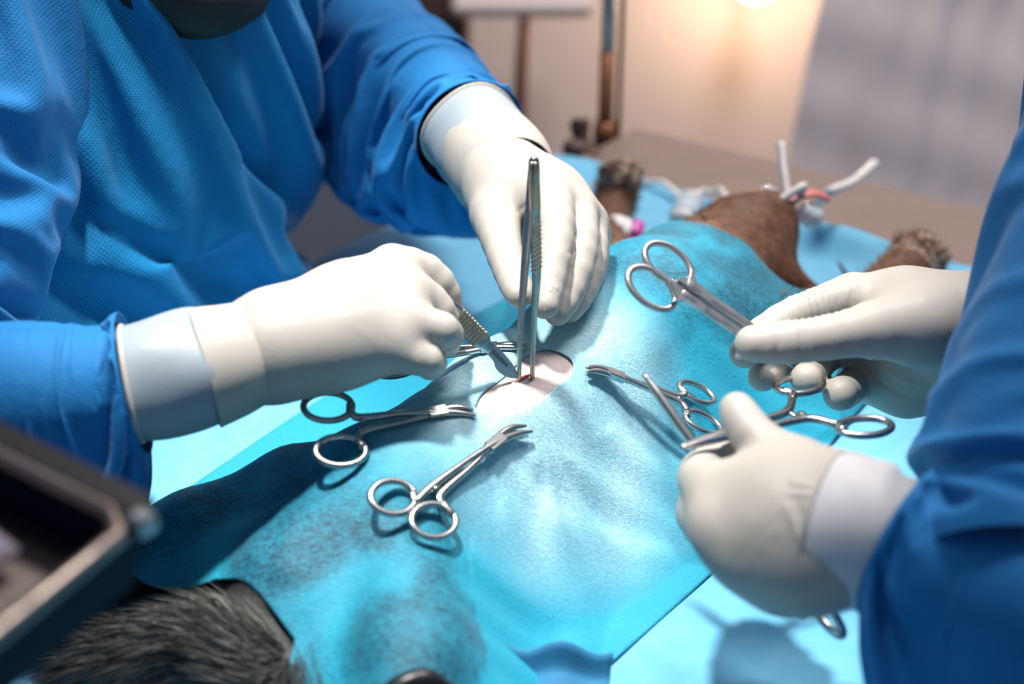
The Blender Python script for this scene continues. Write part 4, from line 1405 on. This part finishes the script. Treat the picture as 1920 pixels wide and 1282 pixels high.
# ---------------- forceps
f_top = P(1001, 300, .702)
fa, fb = skin(973, 714, .0), skin(998, 711, .0)
fc = thing('forceps', 'upright steel thumb forceps with gilt patches held over the incision', 'forceps', (fa + fb) / 2)
vw = CAM - f_top; vw[2] = 0; vw /= np.linalg.norm(vw)
bow = {'l': [(1001, 300), (996, 345), (990, 430), (981, 540), (975, 640), (973, 712)], 'r': [(1002, 300), (1002, 345), (1004, 420), (1006, 520), (1001, 600), (998, 711)]}
for key, tip in (('l', fa), ('r', fb)):
    pts = []
    d1 = PX(tip)[2]
    for (u, v) in bow[key]:
        f = (v - 300) / 412.0
        pts.append(P(u, v, .702 + (d1 - .702) * f))
    C = spline(pts, 40)
    wd = np.interp(np.linspace(0, 1, 40), [0, .06, .2, .5, .7, 1], [.0036, .0046, .0046, .0046, .0034, .0014])
    tk = np.interp(np.linspace(0, 1, 40), [0, .1, .5, 1], [.0011, .0010, .0010, .0009])
    lat = pts[-1] - pts[0]
    # the broad side faces sideways, the edge is seen from the camera
    side = np.array([1.0, -0.55 if key == 'r' else 0.35, 0]); side /= np.linalg.norm(side)
    arm = tube('arm', C, np.stack([tk, wd], 1), M['steel_forceps'], fc, up=side, n=14, power=4, keep_up=True)
    if key == 'r':
        for k in range(11):
            f = 0.40 + k * 0.0165
            i = int(f * 39)
            c = C[i] + (C[i + 1] - C[i]) * (f * 39 - i)
            t = (C[i + 1] - C[i]) / np.linalg.norm(C[i + 1] - C[i])
            n_ = side - t * (side @ t); n_ /= np.linalg.norm(n_); b_ = np.cross(t, n_)
            V, F = box_geo(c, t * .00040, n_ * .0014, b_ * .0042, .00015)
            mk('grip_rib', V, F, M['steel_gold'], arm, smooth=False)
        tube('gilt_shoulder', C[3:15], np.stack([tk[3:15] + .00025, wd[3:15] * 1.02], 1), M['steel_gold'], arm, up=side, n=14, power=4, keep_up=True)
tube('joint', [P(1001, 294, .7005), P(1001, 300, .702), P(1001, 330, .707), P(1000, 352, .711)], [.0012, .0026, .0030, .0022], M['steel_dark'], fc, up=(1, 0, 0), n=14)

# ---------------- scissors in the far right glove
sx_tip = P(1530, 706, .725)
rA, rB = P(1253, 494, .722), P(1222, 540, .712)
smid = P(1290, 545, .716)
scs = thing('scissors', 'steel scissors held by the blades, both rings over the drape', 'scissors', smid)
X = P(1420, 635, .722) - P(1283, 540, .716); X /= np.linalg.norm(X)
Yd = rA - rB; Yd -= X * (Yd @ X); Yd /= np.linalg.norm(Yd); Zd = np.cross(X, Yd)
J = P(1283, 540, .716)
for k, (rc, a) in enumerate(((rA, 1), (rB, -1))):
    th = np.linspace(0, 2 * math.pi, 40, endpoint=False)
    rx = X * math.cos(0.02) + Yd * math.sin(0.02) * a
    ry = np.cross(Zd, rx)
    rp = rc + np.outer(np.cos(th) * .0140, rx) + np.outer(np.sin(th) * .0098, ry)
    zc = Zd * 0.0008 * a
    pts = [np.r_[rc + rx * .0135 - ry * a * .0035 + zc, .0021, .0017], np.r_[J + Yd * a * .0030 + zc, .0030, .0017], np.r_[J + X * .012 + Yd * a * .0028 + zc, .0028, .0016],
           np.r_[J + X * .040 + Yd * a * .0026 + zc, .0027, .0016], np.r_[J + X * .050 - Yd * a * .0006 + zc, .0034, .0015], np.r_[J + X * .070 - Yd * a * .0012 + zc * .6, .0014, .0008]]
    q = spline(pts, 40)
    s_ = tube('shank', q[:, :3], q[:, 3:], M['steel_satin'], scs, up=Yd, n=12, power=3.5, keep_up=True)
    tube('finger_ring', rp, np.stack([np.full(40, .0016), np.full(40, .0018)], 1), M['steel_satin'], s_, up=Zd, n=12, closed=True)
    lx_, ly_ = (rc - J) @ X, (rc - J) @ Yd
    ol = [(lx_ + .007, ly_ - a * .0080), (lx_ + .0132, ly_ - a * .002), (lx_ + .0120, ly_ + a * .0022), (.003, a * .0062), (.015, a * .0052), (.015, a * .0004), (-.005, a * .0004)]
    plate(ol, .0016, M['steel_satin'], s_, 'ring_neck', .0008 * a, J, X, Yd, Zd)
tube('screw', [J + X * .046 - Zd * .003, J + X * .046 + Zd * .003], .002, M['steel_gold'], scs, up=X, n=12)

# ---------------- haemostat running from the far glove to the near one
ringed('hemostat', 'steel haemostat with one ring round a gloved finger, jaws in the near fist', 'clamps in the assistant\'s hands', P(1278, 838, .655), P(1622, 800, .690), P(1500, 722, .735), 0.66, (.0150, .0092), .0019, curve=0.0, spread=0.0, mat=M['steel'], jaw_w=.0026, ratchet=0.24, ring_tilt=(0.12, -0.05), closed=True)
# ---------------- needle holder held in the near fist
ringed('needle_holder', 'long steel needle holder slanting out of the near fist', 'clamps in the assistant\'s hands', P(1207, 702, .690), P(1545, 1148, .640), P(1480, 1110, .665), 0.62, (.0125, .0085), .0022, curve=0.0, spread=0.0, mat=M['steel'], jaw_w=.0030, ratchet=0.22, closed=True)

# ================================================================== tray, tubes, things behind
# --- instrument tray in the near left corner
t_far = P(235, 985, .50); t_left = P(-90, 820, .50); 
tc0 = P(252, 982, .47)
e1 = P(-60, 825, .49) - tc0; e2 = P(-60, 1172, .42) - tc0
L1, L2 = 0.24, 0.20
e1 /= np.linalg.norm(e1)
e2 -= e1 * (e2 @ e1); e2 /= np.linalg.norm(e2)
e3 = np.cross(e1, e2); e3 = e3 if e3[2] > 0 else -e3
tr = thing('instrument_tray', 'blurred steel instrument tray with dark side in the near left corner', 'tray', tc0 - e3 * .04)
tcen = tc0 + e1 * L1 / 2 + e2 * L2 / 2
box('tray_floor', tcen - e3 * .024, e1 * L1 / 2, e2 * L2 / 2, e3 * .0015, M['steel_tray'], tr)
for (c, a, b, nm) in ((tc0 + e1 * L1 / 2, e1 * L1 / 2, e2 * .002, 'tray_side'), (tc0 + e2 * L2 / 2, e2 * L2 / 2, e1 * .002, 'tray_side'),
                      (tc0 + e1 * L1 / 2 + e2 * L2, e1 * L1 / 2, e2 * .002, 'tray_side'), (tc0 + e2 * L2 / 2 + e1 * L1, e2 * L2 / 2, e1 * .002, 'tray_side')):
    s_ = box(nm, c - e3 * .013, a, b, e3 * .013, M['navy'], tr, .0006)
box('tray_lip', tc0 + e1 * L1 / 2 - e2 * .006 + e3 * .001, e1 * (L1 / 2), e2 * .006, e3 * .003, M['black'], tr, .001)
box('corner_guard', tc0 - e1 * .001 - e2 * .002, e1 * .005, e2 * .0045, e3 * .004, M['steel'], tr, .002)
rim = [tc0, tc0 + e1 * L1, tc0 + e1 * L1 + e2 * L2, tc0 + e2 * L2]
rp = []
for k in range(4):
    a, b = rim[k], rim[(k + 1) % 4]
    rp += [a + (b - a) * t for t in np.linspace(0.04, 0.96, 12)]
tube('rim', np.array(rp), np.full((len(rp), 2), .0035), M['steel_tray'], tr, up=e3, n=10, closed=True)
V, F = plane_grid(tc0 + e1 * .03 + e2 * .02 - e3 * .013, e1 * (L1 - .05), e2 * (L2 - .04), 30, 30, lambda Vv, u, v: Vv + e3 * (0.006 * np.sin(u * 9 + 2 * v) * np.sin(v * 7 + 1))[..., None])
cl = solid(mk('folded_towel', V, F, M['purple'], None, origin=tcen - e3 * .02), .003)
tag(cl, 'crumpled lilac cloth lying in the steel tray', 'cloth')

# --- tubes and lines behind the head
def cable(name, label, cat_, pts, r, mat, n=40, closed_end=True):
    C = spline(pts, n)
    V, F, uv = tube_geo(C, r, up=(0, 0.3, 1), n=10)
    o = mk(name, V, F, mat, None, uv=uv, origin=C[0])
    return tag(o, label, cat_)


cable('breathing_tube', 'white plastic tube standing up from the cat\'s mouth', 'tube', [W(.318, .012, .080), W(.335, .002, .088), P(1482, 378, 1.03), P(1470, 325, 1.04), P(1464, 268, 1.05)], .0031, M['tube'])
cable('suction_tube', 'white plastic tube slanting up behind the cat\'s head', 'tube', [G(1526, 396, .006), P(1552, 362, 1.10), P(1600, 340, 1.12), P(1640, 306, 1.15)], .0037, M['tube'])
cable('drip_line', 'thin clear drip line trailing over the sheet by the paw', 'line', [G(1108, 350, .012), G(1140, 352, .006), G(1200, 345, .006), G(1240, 342, .012), G(1270, 365, .010), G(1283, 378, .014)], .0026, M['tube'])
cable('drip_line', 'thin clear drip line looping from the drip chamber to the cat\'s head', 'line', [G(1300, 372, .016), G(1315, 358, .02), G(1335, 360, .012), G(1350, 355, .018), G(1368, 378, .02)], .0024, M['tube'])
cable('monitor_lead', 'thin dark wire crossing the sheet beside the cat\'s neck', 'cable', [W(.30, .0, .02), G(1500, 440, .006), G(1560, 480, .004), G(1600, 530, .0045)], .0011, M['darkrub'])
dcm = thing('drip_chamber', 'clear plastic drip chamber lying left of the cat\'s head', 'drip chamber', G(1290, 410, .004))
dp0, dp1 = G(1280, 412, .016), G(1296, 376, .018)
tube('chamber', spline([dp0, dp0 * .6 + dp1 * .4, dp1], 10), [.009, .0125, .0125, .0125, .0125, .012, .0115, .0110, .009, .006], M['clear'], dcm, n=18)
tube('collar', spline([dp0 + (dp1 - dp0) * .9, dp1 + (dp1 - dp0) * .12], 6), [.009, .010, .010, .007, .004, .0035], M['white'], dcm, n=16)
tube('cap', spline([dp0 - (dp1 - dp0) * .15, dp0 + (dp1 - dp0) * .08], 5), [.005, .0095, .010, .010, .0095], M['white'], dcm, n=16)

# mouth gag / tube tie between the jaws
gg = thing('mouth_gag', 'small clear plastic mouth block between the cat\'s jaws', 'mouth block', W(.335, .012, .06))
for k, (s_, t_, z_) in enumerate(((.330, .026, .074), (.342, -.002, .064))):
    c = W(s_, t_, z_)
    tube('block', spline([c - LX * .008 - ZX * .004, c, c + LX * .008 + ZX * .005], 7), [.004, .0075, .008, .008, .008, .0075, .004], M['clear'], gg, n=14, power=3)

# bandage and catheter hub on the near front leg
lb0, lb1 = fore1[1][0], fore1[2][0]
bn = thing('bandage', 'white gauze bandage wrapped round the cat\'s front leg', 'bandage', P(1162, 440, 1.1))
b0, b1 = P(1140, 432, 1.10), P(1182, 450, 1.08)
Cb = spline([b0, (b0 + b1) / 2 + ZX * .004, b1], 12)
V, F, uv = tube_geo(Cb, np.stack([.011 + .0012 * np.sin(np.arange(12) * 2.2), .012 + .001 * np.cos(np.arange(12) * 1.7)], 1), n=20)
mk('wrap', V, F, M['gauze'], bn)
tube('loose_end', spline([b1 - ZX * .002, b1 + np.array([.008, -.01, -.006])], 5), np.stack([np.full(5, .0012), np.full(5, .006)], 1), M['gauze'], bn, n=10)
hbn = thing('catheter_hub', 'magenta plastic catheter hub beside the bandaged paw', 'catheter', P(1192, 432, 1.07))
h0, h1 = P(1186, 445, 1.075), P(1198, 416, 1.085)
tube('hub', spline([h0, (h0 + h1) / 2, h1], 8), [.004, .0058, .0062, .0062, .006, .006, .0055, .003], M['pink'], hbn, n=14)
tube('wing', [h0 - RGT * .012, h0 + RGT * .004], np.array([[.0012, .004], [.0012, .003]]), M['pink'], hbn, n=10)

# --- rail clamp with wing knob, drip pole
rcl = thing('rail_clamp', 'dark brown rail clamp with upright paddle knob at the table\'s far side', 'clamp', P(1120, 345, 1.32))
tube('post', spline([P(1135, 350, 1.31), P(1115, 310, 1.33), P(1096, 280, 1.35)], 12), np.linspace(.014, .011, 12), M['darkrub'], rcl, n=16)
tube('knob', spline([P(1096, 288, 1.35), P(1092, 268, 1.352), P(1088, 245, 1.354), P(1087, 228, 1.355), P(1087, 222, 1.355)], 16),
     np.stack([np.interp(np.linspace(0, 1, 16), [0, .25, .6, .85, 1], [.008, .010, .0155, .014, .004])] * 2, 1) * np.array([1, .6]), M['darkrub'], rcl, n=16)
tube('lever', spline([P(1104, 288, 1.345), P(1082, 280, 1.345), P(1062, 292, 1.34)], 8), [.008, .010, .010, .010, .011, .012, .010, .004], M['darkrub'], rcl, n=14)
pole_b = P(1134, 256, 1.40)
dpole = thing('drip_pole', 'rusty steel drip pole rising beside the table corner', 'pole', pole_b)
tube('rod', [pole_b + ZX * -.02, pole_b + ZX * .12, pole_b + ZX * .62], .0065, M['steel'], dpole, up=(1, 0, 0), n=16)
tube('rusty_sleeve', [pole_b + ZX * .0, pole_b + ZX * .02, pole_b + ZX * .085], [.0085, .0075, .0072], M['rust'], dpole, up=(1, 0, 0), n=16)
tube('socket', [pole_b + ZX * -.012, pole_b + ZX * .004, pole_b + ZX * .016], [.011, .012, .010], M['rust'], dpole, up=(1, 0, 0), n=16)
tube('thin_rod', [pole_b + RGT * .013 + ZX * -.05, pole_b + RGT * .013 + ZX * .62], .0025, M['rust'], dpole, up=(1, 0, 0), n=10)

# --- trolley far behind
ty = 1.36
def at_y(u, v, y):
    r = FWD + (u - 960.0) / FPX * RGT - (v - 641.0) / FPX * UPV
    return CAM + (y - CAM[1]) / r[1] * r
tz = at_y(985, 8, ty)
trl = thing('trolley', 'pale trolley tray on a thin brown stand against the wall', 'trolley', (tz[0], tz[1], -1.1))
box('tray', tz + np.array([-.005, 0, .018]), RGT * .10, np.array([0, .10, 0]), ZX * .012, M['trolley'], trl, .008)
tube('stem', [tz, at_y(977, 130, ty), at_y(974, 245, ty), np.array([tz[0], ty, -1.08])], [.008, .009, .0105, .011], M['rust'], trl, up=(1, 0, 0), n=14)
box('base', np.array([tz[0], ty, -1.085]), RGT * .2, np.array([0, .12, 0]), ZX * .015, M['steel_table'], trl, .005)
wcx = at_y(878, 60, 1.46)[0]
cab = thing('wall_cabinet', 'dark brown wall cabinet behind the surgeon\'s raised arm', 'cabinet', (wcx - .12, 1.5, -.2))
box('carcass', np.array([wcx - .12, 1.52, .1]), RGT * .12, np.array([0, .06, 0]), ZX * .30, M['darkrub'], cab, .004)
box('door', np.array([wcx - .12, 1.455, .1]), RGT * .118, np.array([0, .005, 0]), ZX * .29, M['darkrub'], cab, .003)
gcx = at_y(800, 400, 1.38)[0]
gcb = thing('storage_cabinet', 'blue grey storage cabinet in the gap below the surgeon\'s arm', 'cabinet', (gcx - .5, 1.4, -1.1))
box('carcass', np.array([gcx - .5, 1.47, -.68]), RGT * .5, np.array([0, .09, 0]), ZX * .42, M['cabinet'], gcb, .004)
for k in range(2):
    dcx = gcx - .25 - k * .5
    dr_ = box('door', np.array([dcx, 1.374, -.68]), RGT * .244, np.array([0, .006, 0]), ZX * .41, M['cabinet'], gcb, .003)
    tube('handle', [np.array([dcx - .2, 1.355, -.62]), np.array([dcx - .2, 1.355, -.50])], .005, M['steel'], dr_, up=(1, 0, 0), n=10)

# --- hanging grey curtain
def curt_fn(V, u, v):
    V = V.copy()
    V[..., 1] += 0.006 * np.sin(u * 16 + v * 1.5) + 0.003 * np.sin(u * 51 + v * 3) + 0.0012 * np.sin(v * 40 + u * 8)
    V[..., 0] += 0.004 * np.sin(v * 9)
    return V
cy = 1.12
p00 = at_y(1462, 380, cy); p10 = at_y(2150, 380, cy); p01 = at_y(1560, -60, cy)
dup_ = p01 - p00
V, F = plane_grid(p00 - dup_ * 0.6, p10 - p00, dup_ * 2.4, 120, 60, curt_fn)
ct = solid(mk('curtain', V, F, M['curtain'], None, origin=p00), .001)
tag(ct, 'crinkled grey plastic curtain hanging at the upper right', 'curtain')

# --- made-up warm lamp at the top edge, standing in for a flare glow
lp = at_y(1418, -38, 1.50)
wlp = thing('added_glow_lamp', 'added warm lamp imitating a flare glow at the top of the wall', 'lamp', lp)
th = np.linspace(0, math.pi, 14)
tube('glow_bulb', lp + np.outer(-np.cos(th) * .034, ZX), np.maximum(np.sin(th) * .034, .0005), M['glow_bulb'], wlp, up=(1, 0, 0), n=24)
tube('bracket', [lp + np.array([0, .02, .03]), lp + np.array([0, .085, .05])], .010, M['steel_table'], wlp, up=(1, 0, 0), n=12)
ld = bpy.data.lights.new('added_glow_light', 'POINT'); ld.energy = 3.6; ld.color = (1.0, 0.66, 0.40); ld.shadow_soft_size = 0.036
lo_ = bpy.data.objects.new('added_glow_light', ld); COL.objects.link(lo_); lo_.location = lp + np.array([0, -.05, 0])

# --- black probe cable under the near edge
cable('black_cable', 'black cable end showing at the bottom edge of the picture', 'cable', [D(725, 1318, .003), D(762, 1296, .004), D(800, 1290, .0045), D(836, 1308, .003)], .0052, M['black'])

# --- folded edge of another blue sheet at the bottom edge
def fold_fn(Vv, u, v):
    Vv = Vv.copy()
    Vv[..., 2] += 0.012 * np.exp(-((v - 0.85) / 0.12) ** 2) + 0.004 * np.sin(u * 12) * v + 0.006
    return Vv
fo = G(850, 1330, .01)
V, F = plane_grid(fo, G(1130, 1345, .01) - fo, (G(880, 1246, .01) - fo), 30, 24, fold_fn)
fs_ = solid(mk('folded_drape', V, F, M['sheet_dark'], None, origin=fo), .001)
tag(fs_, 'darker blue folded cloth edge at the bottom of the picture', 'cloth')
# the tray's own stand, outside the frame to the left
ta = tc0 + e1 * L1 * .9 + e2 * L2 * .5 - e3 * .028
tube('support_arm', spline([ta, ta + np.array([-.10, -.01, -.02]), np.array([-.62, ta[1], ta[2] - .05]), np.array([-.66, ta[1], ta[2] - .12]), np.array([-.66, ta[1], -1.08])], 40), .011, M['steel_table'], tr, up=(0, 1, 0), n=12)
box('stand_foot', np.array([-.66, ta[1], -1.085]), RGT * .22, np.array([0, .03, 0]), ZX * .015, M['steel_table'], tr, .004)
